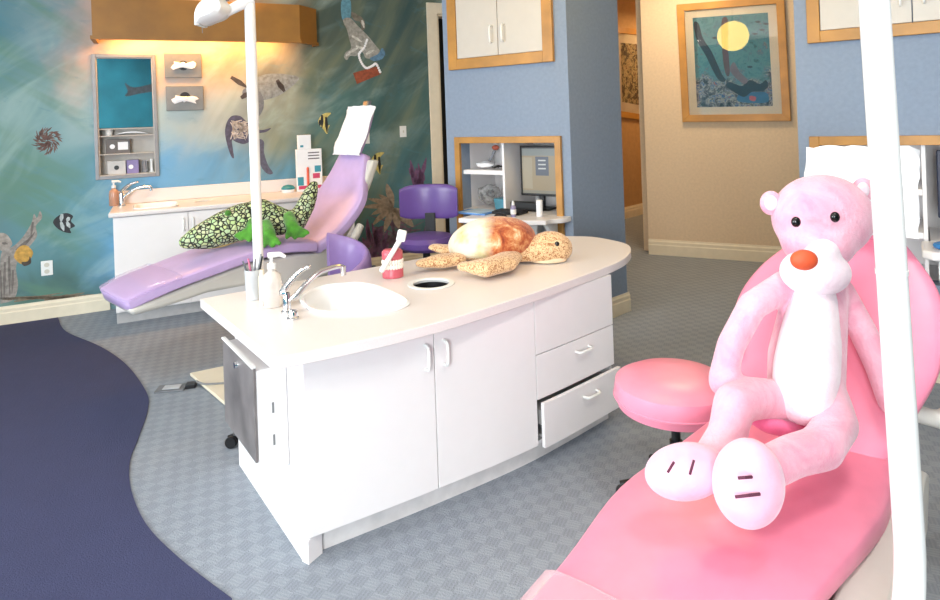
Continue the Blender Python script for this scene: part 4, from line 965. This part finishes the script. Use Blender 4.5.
bo=onpar(529.5,212); bo.y=-.18
t=T('eye_drop_bottle','small clear bottle with white cap and purple label on the partition desk','bottle',PAR,bo.x,bo.y,DZ)
ob(MB().lathe([(0,.001),(.02,.001),(.021,.07),(.012,.085),(0,.085)],(bo.x,bo.y,DZ),20),'bottle',mat('violet_clear',(170,160,196),.2,trans=.3),PAR,t,smooth=True)
ob(MB().lathe([(0,.086),(.012,.086),(.01,.105),(.004,.12),(0,.12)],(bo.x,bo.y,DZ),16),'cap',whitep,PAR,t,smooth=True)
ob(MB().lathe([(.0212,.02),(.0222,.02),(.0222,.055),(.0212,.055)],(bo.x,bo.y,DZ),20),'label_band',whitep,PAR,t)
wc=onpar(551,213); wc.y=-.10
o=ob(MB().lathe([(0,0),(.022,0),(.024,.003),(.024,.118),(.02,.122),(0,.122)],(wc.x,wc.y,DZ+.001),20),'canister',paper,PAR,smooth=True); tag(o,'tall plain white canister at the right end of the partition desk','canister')
# shelf contents left of the divider
def crumple(fr,c,s,seed,mb=None):
    rnd=random.Random(seed); b=mb or MB()
    bmesh.ops.create_icosphere(b.bm,subdivisions=2,radius=1,matrix=Matrix.Translation(c)@Matrix.Diagonal((s[0],s[1],s[2],1)))
    for v in b.bm.verts: v.co+=V([rnd.uniform(-.15,.15)*q for q in s])
    return b
xl=N1[0]+.02
o=ob(crumple(PAR,V((xl+.11,.15,zsh+.034)),(.08,.07,.026),3),'crumpled_paper',paper,PAR); tag(o,'crumpled white paper on the upper shelf of the partition recess','paper')
b=MB()
for k in range(5): b.tube(spline([V((xl+.24+.02*math.sin(k*2+j),.08+.02*j,zsh+.014+.01*abs(math.sin(j+k)))) for j in range(6)],3,False),.006,6)
o=ob(b,'cable_bundle',black,PAR,smooth=True); tag(o,'tangled black cable on the upper shelf of the partition recess','cable')
t=T('hand_mirror','grey handled mirror leaning up the left wall of the recess shelf','mirror',PAR,xl+.06,.3,zsh)
ob(MB().tube([V((xl+.04,.3,zsh+.026)),V((xl+.10,.32,zsh+.14))],.013,8),'handle',mat('mid_grey',(150,150,156),.4),PAR,t,smooth=True)
ob(MB().ball(V((xl+.115,.31,zsh+.165)),(.035,.02,.022)),'head',mat('rust_red',(176,84,60),.5),PAR,t,smooth=True)
o=ob(crumple(PAR,V((xl+.11,.2,DZ+.105)),(.09,.09,.088),8),'plastic_bag',mat('clear_bag',(196,196,196),.15,alpha=.45,var=.3,nscale=30),PAR); tag(o,'clear plastic bag of small dark parts below the recess shelf','bag')
rnd=random.Random(2)
b=MB()
for k in range(26): b.ball((xl+.11+rnd.uniform(-.045,.045),.2+rnd.uniform(-.04,.04),DZ+.1+rnd.uniform(-.04,.04)),rnd.uniform(.008,.014),seg=8,ring=6)
o=ob(b,'small_parts',mat('dark_parts',(84,80,82),.5),PAR); tag(o,'small dark parts inside the clear bag in the recess','parts',kind='stuff')
t=T('blue_basket','teal blue plastic basket on the desk below the recess shelf','basket',PAR,xd-.06,.1,DZ)
ob(MB().loft([[V((xd-.065+x*k,.12+y*k,DZ+z)) for x,y in ((-.055,-.06),(.055,-.06),(.055,.06),(-.055,.06))] for k,z in ((.85,.001),(1,.09))]),'basket_body',mat('teal_plastic',(84,146,166),.4,var=.1),PAR,t,bevel=.006)
# ================================================================== pictures
def artmat(name,cols,seed,dark=(24,30,40)):
    t=NT(name); t.b.inputs['Roughness'].default_value=.6; m=t.mapped((1,1,1),(0,0,0),(seed,0,seed))
    c=t.ramp(t.noise(m,9,6,.7,1.4),cols,'CONSTANT')
    sp=t.new('SeparateXYZ'); t.link(t.tc.outputs['Object'],sp.inputs[0])
    return t,m,c,sp
def picture(fr,q,fw,mw,label,art,name='framed_picture',glass=True):
    P_=[fr.pix(u,v) for u,v in q]; c=sum(P_,V())/4
    def ring(k0,kx,kz=None): pass
    t=T(name,label,'picture',fr,c.x,0,min(p.z for p in P_))
    w=((P_[1]-P_[0]).length+(P_[2]-P_[3]).length)/2; h=((P_[3]-P_[0]).length+(P_[2]-P_[1]).length)/2
    def ins(d): return [c+V(((p.x-c.x)*(1-2*d/w),0,(p.z-c.z)*(1-2*d/h))) for p in P_]
    o_=ins(0); i_=ins(fw); b=MB()
    for k in range(4): b.prism([o_[k],o_[(k+1)%4],i_[(k+1)%4],i_[k]],(0,-.035,0))
    ob(b,'frame',wood,fr,t,bevel=.003)
    ob(MB().prism([p+V((0,-.010,0)) for p in ins(fw-.002)],(0,.008,0)),'mat_board',mat('mat_board_cream',(236,222,198),.8,var=.01),fr,t)
    a_=ins(fw+mw); o=ob(MB().prism([p+V((0,-.012,0)) for p in a_],(0,.0015,0)),'print',art,fr,t)
    if glass:
        g=ob(MB().prism([p+V((0,-.022,0)) for p in ins(fw-.001)],(0,.003,0)),'glass',mat('picture_glass',(255,255,255),.0,trans=1.,var=0),fr,t)
        MATS['picture_glass'].node_tree.nodes['Principled BSDF'].inputs['IOR'].default_value=1.5
    return t,c,w,h,fw+mw
tt,m,c,sp=artmat('reef_print',[(.0,(30,44,60)),(.36,(70,120,130)),(.45,(92,142,146)),(.56,(76,100,124)),(.62,(168,120,110)),(.68,(52,64,84))],1.)
c2=tt.ramp(tt.noise(m,14,5,.7,1.),[(.0,(20,24,34)),(.42,(96,92,100)),(.5,(180,170,160)),(.55,(52,90,130)),(.62,(190,104,90))],'CONSTANT')
g=tt.math('ADD',tt.math('ADD',tt.math('MULTIPLY',sp.outputs[2],-1.1),.62),tt.math('MULTIPLY',tt.noise(m,5,4),.75))
c=tt.mix(tt.ramp(g,[(.4,(0,0,0,1)),(.55,(1,1,1,1))]),tt.mix(.35,c,(70,128,138)),c2); tt.link(c,tt.b.inputs['Base Color'])
q1=[(677,5),(784,-4),(791,121),(683,122)]
pic,pc_,pw,ph,_=picture(BEI,q1,.075,.08,'large maple framed underwater print hanging on the beige wall',tt.m)
# print origin for the gradient: print coordinates are local to the thing; figures are flat marks on the print
def mark(c_,poly,lay=1):
    pts=[BEI.pix(u,v,.0) for u,v in poly]; pts=spline(pts,4); b=MB()
    vs=[b.bm.verts.new((p.x,p.z,0)) for p in pts]; es=[b.bm.edges.new((vs[i],vs[(i+1)%len(vs)])) for i in range(len(vs))]
    bmesh.ops.triangle_fill(b.bm,use_beauty=True,edges=es)
    for v in b.bm.verts: v.co=V((v.co.x,-.0122-.0005*lay,v.co.y))
    ob(b,'print_figure',mat('ink_%d_%d_%d'%c_,c_,.6,var=.1),BEI,pic)
mark((26,30,40),[(694,23),(699,24),(703,38),(712,52),(722,74),(726,80),(722,82),(716,76),(706,56),(697,40)])
mark((88,56,56),[(722,20),(728,20),(728,46),(730,72),(727,76),(724,66),(722,44)])
mark((22,22,34),[(730,82),(742,86),(750,80),(760,84),(766,80),(768,87),(762,91),(752,92),(744,97),(734,92),(726,86)],2)
mark((120,100,112),[(734,62),(740,72),(748,80),(744,84),(736,78),(730,70)],3)
mark((56,108,150),[(740,94),(756,92),(767,93),(768,102),(752,103),(738,101)],1)
mark((196,92,104),[(750,96),(756,97),(755,101),(750,100)],3)
for (u,v) in ((758,22),(762,30),(755,34),(766,24),(750,67),(715,38)): mark((34,50,62),[(u-3,v),(u,v-1.2),(u+3,v),(u,v+1.2)],2)
tt,m,c,sp=artmat('rider_print',[(.0,(20,16,16)),(.42,(60,44,36)),(.5,(196,178,130)),(.6,(120,66,44)),(.7,(40,60,52))],4.); tt.link(c,tt.b.inputs['Base Color'])
picture(HAL,[(611,26.5),(652,31),(653,122),(613.5,116.5)],.09,.14,'smaller maple framed print on the tan hall wall behind the beige wall',tt.m)
# ================================================================== recess behind the pink chair
xr=RB.pix(922,180,-.02).x; zr1=RB.pix(910,189,-.02).z; zr2=RB.pix(910,232,-.02).z
NRs=(NR[0],NR[1],NR[2],NR[3])
shelf_unit('white shelf unit in the blue wall recess behind the pink chair',RB,NRs,xr,[zr1,zr2],.55)
for k,(z,lab) in enumerate(((zr1,'loose white cable and papers on the top shelf behind the pink chair'),(zr2,'grey papers lying on the lower shelf behind the pink chair'))):
    o=ob(crumple(RB,V((xr-.14,.2,z+.035)),(.1,.1,.03),20+k),'papers',mat('shelf_papers_%d'%k,(186-50*k,186-52*k,196-44*k),.6,var=.3,nscale=30),RB); tag(o,lab,'paper')
RZ=.80
dp=RB.loc(G(922,258,RZ)); 
t=T('side_desk','white side desk at the recess behind the pink chair carrying a blue roll','desk',RB,dp.x+.4,-.1,RZ-.04)
ob(MB().prism([(x,y,RZ-.05) for x,y in [(dp.x+.05,-.33),(dp.x+1.3,-.33),(dp.x+1.3,.0),(dp.x,.0),(dp.x,-.28)]],(0,0,.05)),'top',white,RB,t,bevel=.015,seg=4)
ob(MB().box(xr+.03,NRs[1]-.01,.001,.5,RZ-.05,RZ),'rear_leaf',white,RB,t)
for k in range(2): ob(MB().box(dp.x+.45+.7*k,dp.x+.48+.7*k,-.25,-.03,.0,RZ-.051),'leg_panel',white,RB,t)
t=T('side_monitor','dark computer monitor seen edge-on in the recess beside the pink chair','monitor',RB,xr+.35,.2,RZ)
mx=RB.pix(937,180,-.12).x
mt,mb_=RB.pix(938,150,-.12).z,RB.pix(938,218,-.12).z
ob(MB().box(mx,mx+.45,.12,.15,mb_,mt),'bezel',mat('navy_bezel',(40,48,72),.4),RB,t,bevel=.006); screen(t,RB,mx+.03,mx+.42,mb_+.03,mt-.03,.12)
ob(MB().box(mx+.2,mx+.25,.14,.17,RZ+.01,mb_+.1),'stand_neck',black,RB,t); ob(MB().box(mx+.12,mx+.33,.08,.26,RZ+.001,RZ+.012),'stand_foot',black,RB,t)
p=RB.loc(G(932,252,RZ)); p.y=-.22
b=MB(); ring=[]
for k in range(24): a=2*PI*k/24; ring.append(V((p.x+.12+.1*math.cos(a),p.y+.06*math.sin(a),RZ+.018)))
b.tube(ring+[ring[0]],.016,8,cap=False); o=ob(b,'blue_roll',mat('glossy_blue',(52,126,190),.25),RB,smooth=True); tag(o,'glossy blue coiled strap on the side desk behind the pink chair','coil')
o=ob(crumple(RB,V((p.x+.2,-.08,RZ+.06)),(.14,.05,.055),31),'paper_stack',mat('pale_sheet',(214,220,230),.7,var=.1),RB); tag(o,'pale paper pile leaning at the back of the side desk','paper')
b=MB()
for k in range(7):
    xx=dp.x+.08+.035*k; b.tube(spline([V((xx,-.2,RZ-.062)),V((xx+.03*math.sin(k),-.22,RZ-.16)),V((xx+.02,-.2,RZ-.27-.02*(k%3))),V((xx+.06,-.18,RZ-.17))],4,False),.007,6)
o=ob(b,'white_cables',whitep,RB,smooth=True); tag(o,'tangle of white cables hanging under the side desk','cable')
# ================================================================== pink stool
pk1=mat('pink_vinyl',(238,144,168),.34,var=.02)
c=G(674,379,.50); c.z=0
t=thing('pink_stool','round pink vinyl stool between the island drawers and the pink chair','stool',c)
MB().lathe([(0,.375),(.18,.375),(.228,.395),(.243,.442),(.234,.492),(.19,.514),(.09,.522),(0,.522)],(0,0,0),48).obj('seat',pk1,t,smooth=True)
MB().lathe([(.2405,.427),(.245,.430),(.245,.4335),(.2405,.4365)],(0,0,0),48).obj('piping',pk1,t,smooth=True)
MB().lathe([(0,.355),(.08,.355),(.08,.374),(0,.374)],(0,0,0),20).obj('seat_plate',black,t)
MB().lathe([(0,.08),(.026,.08),(.026,.25),(.018,.25),(.018,.355),(0,.355)],(0,0,0),20).obj('gas_column',black,t,smooth=True)
b=MB()
for k in range(5): a=2*PI*k/5+.5; b.tube([(0,0,.1),(.23*math.cos(a),.23*math.sin(a),.062)],[.028,.015],8)
b.obj('star_base',black,t)
for k in range(5): a=2*PI*k/5+.5; MB().ball((.23*math.cos(a),.23*math.sin(a),.03),(.02,.02,.03),seg=12,ring=8).obj('caster',black,t,smooth=True)
# ================================================================== pink dental chair
cp=V((1.05,2.13,0)); PK=Fr(cp.x,cp.y,.657,.754)
pk2=mat('rose_pink_vinyl',(237,140,166),.36,var=.02)
t=T('pink_dental_chair','rose pink dental chair with beige shell carrying the pink plush toy','dental chair',PK,-.3,0,0)
path=resample([(-1.35,.47,.42,.07,.08),(-.95,.485,.47,.08,.072),(-.6,.5,.57,.08,.05),(-.25,.495,.59,.09,.01),(.02,.50,.55,.09,0.)],5)
ob(padsweep(MB(),path,.35,36),'seat_cushion',pk2,PK,t,smooth=True)
path=resample([(-.03,.48,.47,.08,0.),(.08,.6,.56,.09,-.02),(.18,.73,.65,.09,-.04),(.28,.86,.67,.085,-.055),(.36,.97,.58,.08,-.07),(.42,1.06,.42,.07,-.085),(.46,1.12,.30,.06,-.09)],5)
ob(padsweep(MB(),path,.6,40),'backrest',pk2,PK,t,smooth=True)
shp=[(-1.3,.40),(-.7,.385),(-.2,.38),(.04,.385),(.16,.55),(.26,.70),(.33,.66),(.2,.36),(.05,.24),(-.25,.2),(-.7,.27),(-1.3,.34)]
ob(MB().prism([(.2,-.16,.58),(.42,-.16,.96),(.475,-.16,1.24),(.515,-.16,1.22),(.47,-.16,.90),(.28,-.16,.56)],(0,.14,0)),'spine',shell,PK,t,bevel=.012,seg=3,smooth=True)
ob(MB().prism([(x,-.235,z) for x,z in shp],(0,.455,0)),'shell',shell,PK,t,bevel=.03,seg=4,smooth=True)
for s_ in (-1,1):
    w0,w1=((-.34,-.22) if s_<0 else (.195,.222))
    b=MB().prism([(-1.4,w0,.30),(-.25,w0,.22),(.1,w0,.26),(.2,w0,.40),(.12,w0,.44),(.0,w0,.43),(-1.4,w0,.40)],(0,w1-w0,0)); ob(b,'side_rail',shell,PK,t,bevel=.016,seg=3,smooth=True)
    yy=-.415 if s_<0 else .255; xx=.20 if s_<0 else .12; zo=-.07
    b=MB().capsule([V((xx+.12,yy*.9,.60+zo)),V((xx+.10,yy,.68+zo)),V((xx+.06,yy,.74+zo)),V((xx+.0,yy,.77+zo))],[.032,.032,.032,.028],12); b.capsule([V((.23,s_*.2,.58)),V((xx+.12,yy*.9,.60+zo))],[.03,.03],10); ob(b,'armrest',shell,PK,t,remesh=.01,relax=3)
ob(MB().box(-.5,-.1,-.14,.14,.03,.26),'pedestal',mat('dark_grey_casting',(92,90,88),.5),PK,t,bevel=.03)
ob(MB().prism([(p.x,p.y,.002) for p in rrect(-.45,-.02,.8,.38,.12)],(0,0,.028)),'floor_plate',ivory,PK,t,bevel=.006)
ob(MB().box(-.88,-.82,.235,.30,.34,.375),'foot_switch_bracket',black,PK,t,bevel=.006)
# film over the foot end
cov=resample([(-1.38,.474,.435,.02,.08),(-1.15,.484,.46,.02,.076),(-1.02,.489,.475,.02,.074)],4)
ob(padsweep(MB(),cov,.3,36),'plastic_cover',mat('clear_pink_film',(250,210,220),.1,alpha=.3,var=0),PK,t,smooth=True)
# headrest pillow and paper
pp=[(.42,1.12,.27,.07),(.46,1.24,.29,.08),(.50,1.36,.28,.06)]
ob(shiftY(padsweep(MB(),resample(pp,4),.4,28),-.115),'headrest',pk2,PK,t,smooth=True)
q=[(.385,1.12),(.40,1.18),(.43,1.27),(.46,1.36),(.50,1.43)]
ob(papersheet([(a_,c_) for a_,c_ in resample(q,3)],.37,-.125,.012,.006,14,.016),'headrest_paper',paper,PK,t,smooth=True)
# small control pads and hoses on the far right of the chair
t2=T('delivery_unit','beige instrument bracket with hoses beside the pink chair seat','delivery unit',PK,.2,-.50,0)
b=MB().capsule([V((.18,-.51,.50)),V((.24,-.52,.62)),V((.26,-.52,.74))],[.035,.045,.04],14); ob(b,'bracket',shell,PK,t2,remesh=.01,relax=3)
ob(MB().box(-.02,.2,-.56,-.44,.03,.30),'junction_box',ivory,PK,t2,bevel=.02,seg=3,smooth=True)
ob(MB().tube([V((.12,-.51,.30)),V((.17,-.51,.48))],.025,12),'post',ivory,PK,t2,smooth=True)
for k in range(3):
    b=MB().tube(spline([V((.25,-.53,.66)),V((.3+.04*k,-.57,.56)),V((.2,-.60-.02*k,.46-.05*k)),V((.1,-.55,.3))],6,False),.010,8); ob(b,'hose',mat('pale_hose',(214,214,214),.4),PK,t2,smooth=True)
t3=T('foot_control','beige foot control on the carpet beside the pink chair base','foot control',PK,-.3,-.42,0)
ob(MB().ball((-.38,-.40,.002),(.12,.085,.06),None,24,12),'pedal',ivory,PK,t3,smooth=True)
# ================================================================== near lamp pole
p0=at(911,566,1.40); p1=at(874,0,1.40); d=(p1-p0).normalized()
t=thing('lamp_pole','thick white lamp pole rising in front of the pink chair, bent at its foot','pole',V((p0.x,p0.y,0)))
el=[p0+d*1.6,p0+d*.06,p0+d*.0+V((-.012,0,-.005)),p0+V((-.05,.03,-.045)),p0+V((-.13,.09,-.055))]
pts=[p0+d*1.75,p0+d*.8,p0+d*.12]+spline([p0+d*.08,p0+V((-.002,.0,.02)),p0+V((-.02,-.02,-.05)),p0+V((-.06,-.06,-.11)),p0+V((-.10,-.12,-.17)),p0+V((-.11,-.14,-.26))],5,False)
MB().tube(pts,.030,24).obj('pole',wp,t,world=True,smooth=True)
MB().tube([p0+d*.64,p0+d*.65],.0315,24).obj('collar',wp,t,world=True,smooth=True)
q=p0+V((-.11,-.14,-.26))
MB().tube([V((q.x,q.y,.03)),V((q.x,q.y,q.z+.04))],.04,18).obj('upright',wp,t,world=True,smooth=True)
MB().lathe([(0,.001),(.11,.001),(.11,.02),(.06,.03),(0,.03)],(q.x,q.y,0),24).obj('floor_flange',ivory,t,world=True,smooth=True)
# ================================================================== pink plush animal
def plush(name,c0,c1,sc_=9):
    t=NT(name); t.b.inputs['Roughness'].default_value=.9; m=t.mapped()
    c=t.ramp(t.noise(m,sc_,5,.65,.6),[(.3,c0),(.68,c1)]); t.link(c,t.b.inputs['Base Color']); t.b.inputs['Sheen Weight'].default_value=.5; t.b.inputs['Sheen Roughness'].default_value=.4
    t.bump(t.noise(m,70,4,.7),.5,.01); return t.m
pf=plush('pink_fur',(230,148,172),(242,188,204)); wf=plush('pale_fur',(238,212,222),(244,228,234)); dkp=mat('seam_thread',(90,40,60),.8)
Q=lambda u,v,Y:at(u,v,Y)
t=thing('pink_plush_animal','large long limbed pink plush animal sitting on the rose pink dental chair','plush toy',Q(800,425,2.1))
b=MB()
b.capsule([Q(805,398,1.99),Q(806,360,2.06),Q(812,320,2.12),Q(817,288,2.17),Q(820,265,2.19)],[.11,.115,.105,.092,.075],18)
b.capsule([Q(838,290,2.19),Q(862,330,2.14),Q(880,368,2.06),Q(893,402,2.0)],[.052,.046,.044,.046],14)      # far arm
b.capsule([Q(788,284,2.17),Q(752,306,2.06),Q(731,345,1.99),Q(722,382,1.95)],[.052,.046,.043,.044],14)
b.capsule([Q(784,402,1.98),Q(754,398,1.90),Q(734,404,1.84)],[.066,.06,.058],14)
b.capsule([Q(734,404,1.84),Q(727,436,1.80),Q(712,460,1.74)],[.058,.054,.052],14)
b.capsule([Q(828,400,1.96),Q(837,424,1.86),Q(822,446,1.78)],[.064,.06,.058],14)
b.capsule([Q(822,448,1.78),Q(792,456,1.72),Q(764,470,1.66)],[.058,.054,.052],14)
body=b.obj('body',pf,t,world=True,remesh=.013,relax=6)
b=MB().ball((0,0,0),(.165,.13,.145),None,28,18).xf(Matrix.Translation(Q(822,217,2.17))); b.ball(Q(818,240,2.14),(.12,.11,.1),None,24,14); b.obj('head',pf,t,world=True,remesh=.013,relax=6)
b=MB().ball(Q(815,272,2.09),(.112,.09,.078),None,24,16); b.ball(Q(818,248,2.10),(.07,.08,.07),None,20,12); b.obj('muzzle',wf,t,world=True,remesh=.012,relax=6)
b=MB().capsule([Q(814,298,2.10),Q(810,340,2.02),Q(806,372,1.96),Q(802,396,1.92)],[.07,.09,.095,.085],18); b.obj('belly',wf,t,world=True,remesh=.013,relax=8)
for u,v,Y in ((771,203,2.19),(863,190,2.15)):
    e=MB().ball(Q(u,v,Y),(.038,.022,.042),None,20,12).obj('ear',pf,t,world=True,smooth=True,sub=1)
    b=MB().ball(Q(u,v,Y-.02),(.022,.008,.026),None,16,10); b.bm.transform(t.matrix_basis.inverted()); b.obj('inner_ear',wf,e,smooth=True)
b=MB().ball(Q(804,260,1.985),(.042,.026,.032),None,22,14); 
b.obj('nose',mat('rust_orange_felt',(214,84,44),.6,bump=.2),t,world=True,smooth=True)
for u,v in ((796,222),(835,217)):
    MB().ball(Q(u,v,2.045),(.015,.012,.017),None,18,12).obj('eye',mat('black_bead',(14,12,12),.08,var=0),t,world=True,smooth=True)
for (u,v,Y,rx,rz,ry,rt,lab) in ((686,471,1.66,.108,.066,.07,-8,'near'),(748,483,1.55,.085,.105,.07,6,'far')):
    b=MB().ball((0,0,0),(rx,ry,rz),Matrix.Rotation(math.radians(rt),3,'Y'),28,18).xf(Matrix.Translation(Q(u,v,Y)))
    f_=b.obj('foot',wf if False else mat('pale_pink_fur',(236,178,200),.9,var=.06,bump=.5,bscale=60,sheen=.5),t,world=True,smooth=True,sub=1)
for ln in (((674,462),(668,472)),((694,460),(690,474)),((738,478),(752,477)),((735,497),(760,494))):
    (u0,v0),(u1,v1)=ln; Y=1.575 if u0<720 else 1.478
    b=MB().tube([Q(u0,v0,Y),Q((u0+u1)/2,(v0+v1)/2,Y-.006),Q(u1,v1,Y)],.0035,6); b.obj('toe_stitch',dkp,t,world=True)
b=MB().capsule([Q(820,424,1.98),Q(790,430,1.9),Q(765,424,1.88),Q(745,412,1.93)],[.025,.028,.026,.022],12); b.obj('tail',mat('deep_pink_fur',(236,120,164),.9,var=.08,bump=.4,sheen=.4),t,world=True,remesh=.01)
# ================================================================== lamps and daylight
def lamp(name,kind,loc,energy,col=(1,1,1),size=None,rot=None,**k):
    l=bpy.data.lights.new(name,kind); l.energy=energy; l.color=col
    if kind=='AREA': l.shape='RECTANGLE'; l.size,l.size_y=size
    o=bpy.data.objects.new(name,l); COL.objects.link(o); o.location=loc
    if rot is not None: o.rotation_euler=rot
    return o
def aim(o,d): o.rotation_euler=V(d).to_track_quat('-Z','Y').to_euler()
day=(.93,.97,1.)
for fr,W,E in ((LW,WL,E_LEFT),(BW,WB,E_BACK)):
    o=lamp('daylight','AREA',fr.w((W[0]+W[1])/2,.2,(W[2]+W[3])/2),E,day,(W[1]-W[0],W[3]-W[2])); aim(o,-fr.n)
# unseen ceiling panels, added for soft fill light
pan=mat('fill_panel_glow',(255,248,236),.5,var=0,emit=2.2)
for k,(x,y,lab) in enumerate(((-2.2,2.2,'added square fill panel over the lilac chair side'),(1.2,1.2,'added square fill panel over the pink chair'),(-.6,-.9,'added square fill panel behind the island'),(-3.4,-.6,'added square fill panel near the left window'))):
    t=thing('ceiling_fill',lab,'fill light',V((x,y,CEIL-.04)),0,'added square fill panels'); MB().box(-.33,.33,-.33,.33,-.03,.04).obj('housing',white,t); MB().box(-.3,.3,-.3,.3,-.036,-.0305).obj('diffuser',pan,t)
    o=lamp('ceiling_fill_glow','AREA',(x,y,CEIL-.09),E_CEIL,(1.,.95,.87),(.6,.6)); o.rotation_euler=(0,0,0)
# warm strips in the valance
x0,xc_,zb_,zt_=VALANCE
for z,d in (((zb_+zt_)/2-.09,-1),((zb_+zt_)/2+.09,1)):
    o=lamp('valance_strip','AREA',MUR.w((x0+xc_)/2,-.15,z),E_VAL*(1 if d<0 else .45),(1.,.50,.13),(xc_-x0-.25,.12)); o.rotation_euler=(0 if d<0 else PI,0,MUR.ang if d<0 else -MUR.ang)
# globe lamp whose mirror image shows in the glass of the large print, and the hall lamp
g1=at(733,36,1.); P_=BEI.pix(733,36,.022); Pw=BEI.w(P_.x,P_.y,P_.z); dv=(Pw-V((0,0,H))).normalized(); n=BEI.n; rv=dv-2*dv.dot(n)*n
GL=Pw+rv*3.75
t=thing('globe_lamp','glowing yellow globe lamp hanging from the ceiling over the island end','lamp',GL)
MB().ball((0,0,0),.235,None,28,18).obj('globe',mat('globe_glow',(255,214,110),.4,var=0,emit=9.),t,smooth=True)
MB().tube([(0,0,.23),(0,0,CEIL-GL.z)],.012,8).obj('stem',steel,t)
print('GLOBE',GL, P(GL))if False else None
o=lamp('hall_lamp','AREA',HAL.w(.9,-.9,3.1),E_HALL,(1.,.66,.32),(.6,.6))
o=lamp('beige_wall_fill','AREA',BEI.w(.55,-.9,CEIL-.1),E_BEI,(1.,.76,.48),(.5,.5))  # unseen warm fill, added to warm the beige wall and the back floor
w=bpy.data.worlds.new('World'); sc.world=w; w.use_nodes=True; w.node_tree.nodes['Background'].inputs[0].default_value=(.85,.92,1,1); w.node_tree.nodes['Background'].inputs[1].default_value=1.0
# ================================================================== mirror scene: painted shark on the wall behind
bw=bpy.data.objects['wall_behind']
fr=BW
paint('painted_dolphin',(96,104,112),[],parent=bw) if False else None
def wallshape(fr,par,name,c,pts):
    pts=spline([V((x,0,z)) for x,z in pts],4); b=MB(); vs=[b.bm.verts.new((p.x,-.001,p.z)) for p in pts]; b.face(vs); b.bm.transform(Matrix.Identity(4)); b.obj(name,mat('paint_%d_%d_%d'%c,c,.6,var=.15),par)
wallshape(BW,bw,'painted_dolphin',(92,98,104),[(3.9,2.6),(4.3,2.75),(4.7,2.65),(5.3,2.5),(5.5,2.6),(5.45,2.42),(5.5,2.3),(5.1,2.38),(4.7,2.4),(4.5,2.2),(4.4,2.4)])
# ================================================================== camera
cam=bpy.data.cameras.new('camera'); co=bpy.data.objects.new('camera',cam); COL.objects.link(co); sc.camera=co
cam.sensor_fit='HORIZONTAL'; cam.sensor_width=36; cam.lens=36*F/940
# principal point sits at (470,116) of the frame: 184 px above its middle
a_=ROLL; right=V((math.cos(a_),0,-math.sin(a_))); up=V((math.sin(a_),0,math.cos(a_))); back=V((0,-1,0))
M=Matrix((right,up,back)).transposed().to_4x4(); M.translation=V((0,0,H)); co.matrix_world=M
cam.shift_y=-184/940; cam.clip_start=.05; cam.clip_end=60
sc.view_settings.view_transform='Standard'; sc.view_settings.look='None'; sc.view_settings.gamma=1; sc.view_settings.use_curve_mapping=False; sc.view_settings.exposure=EXPO
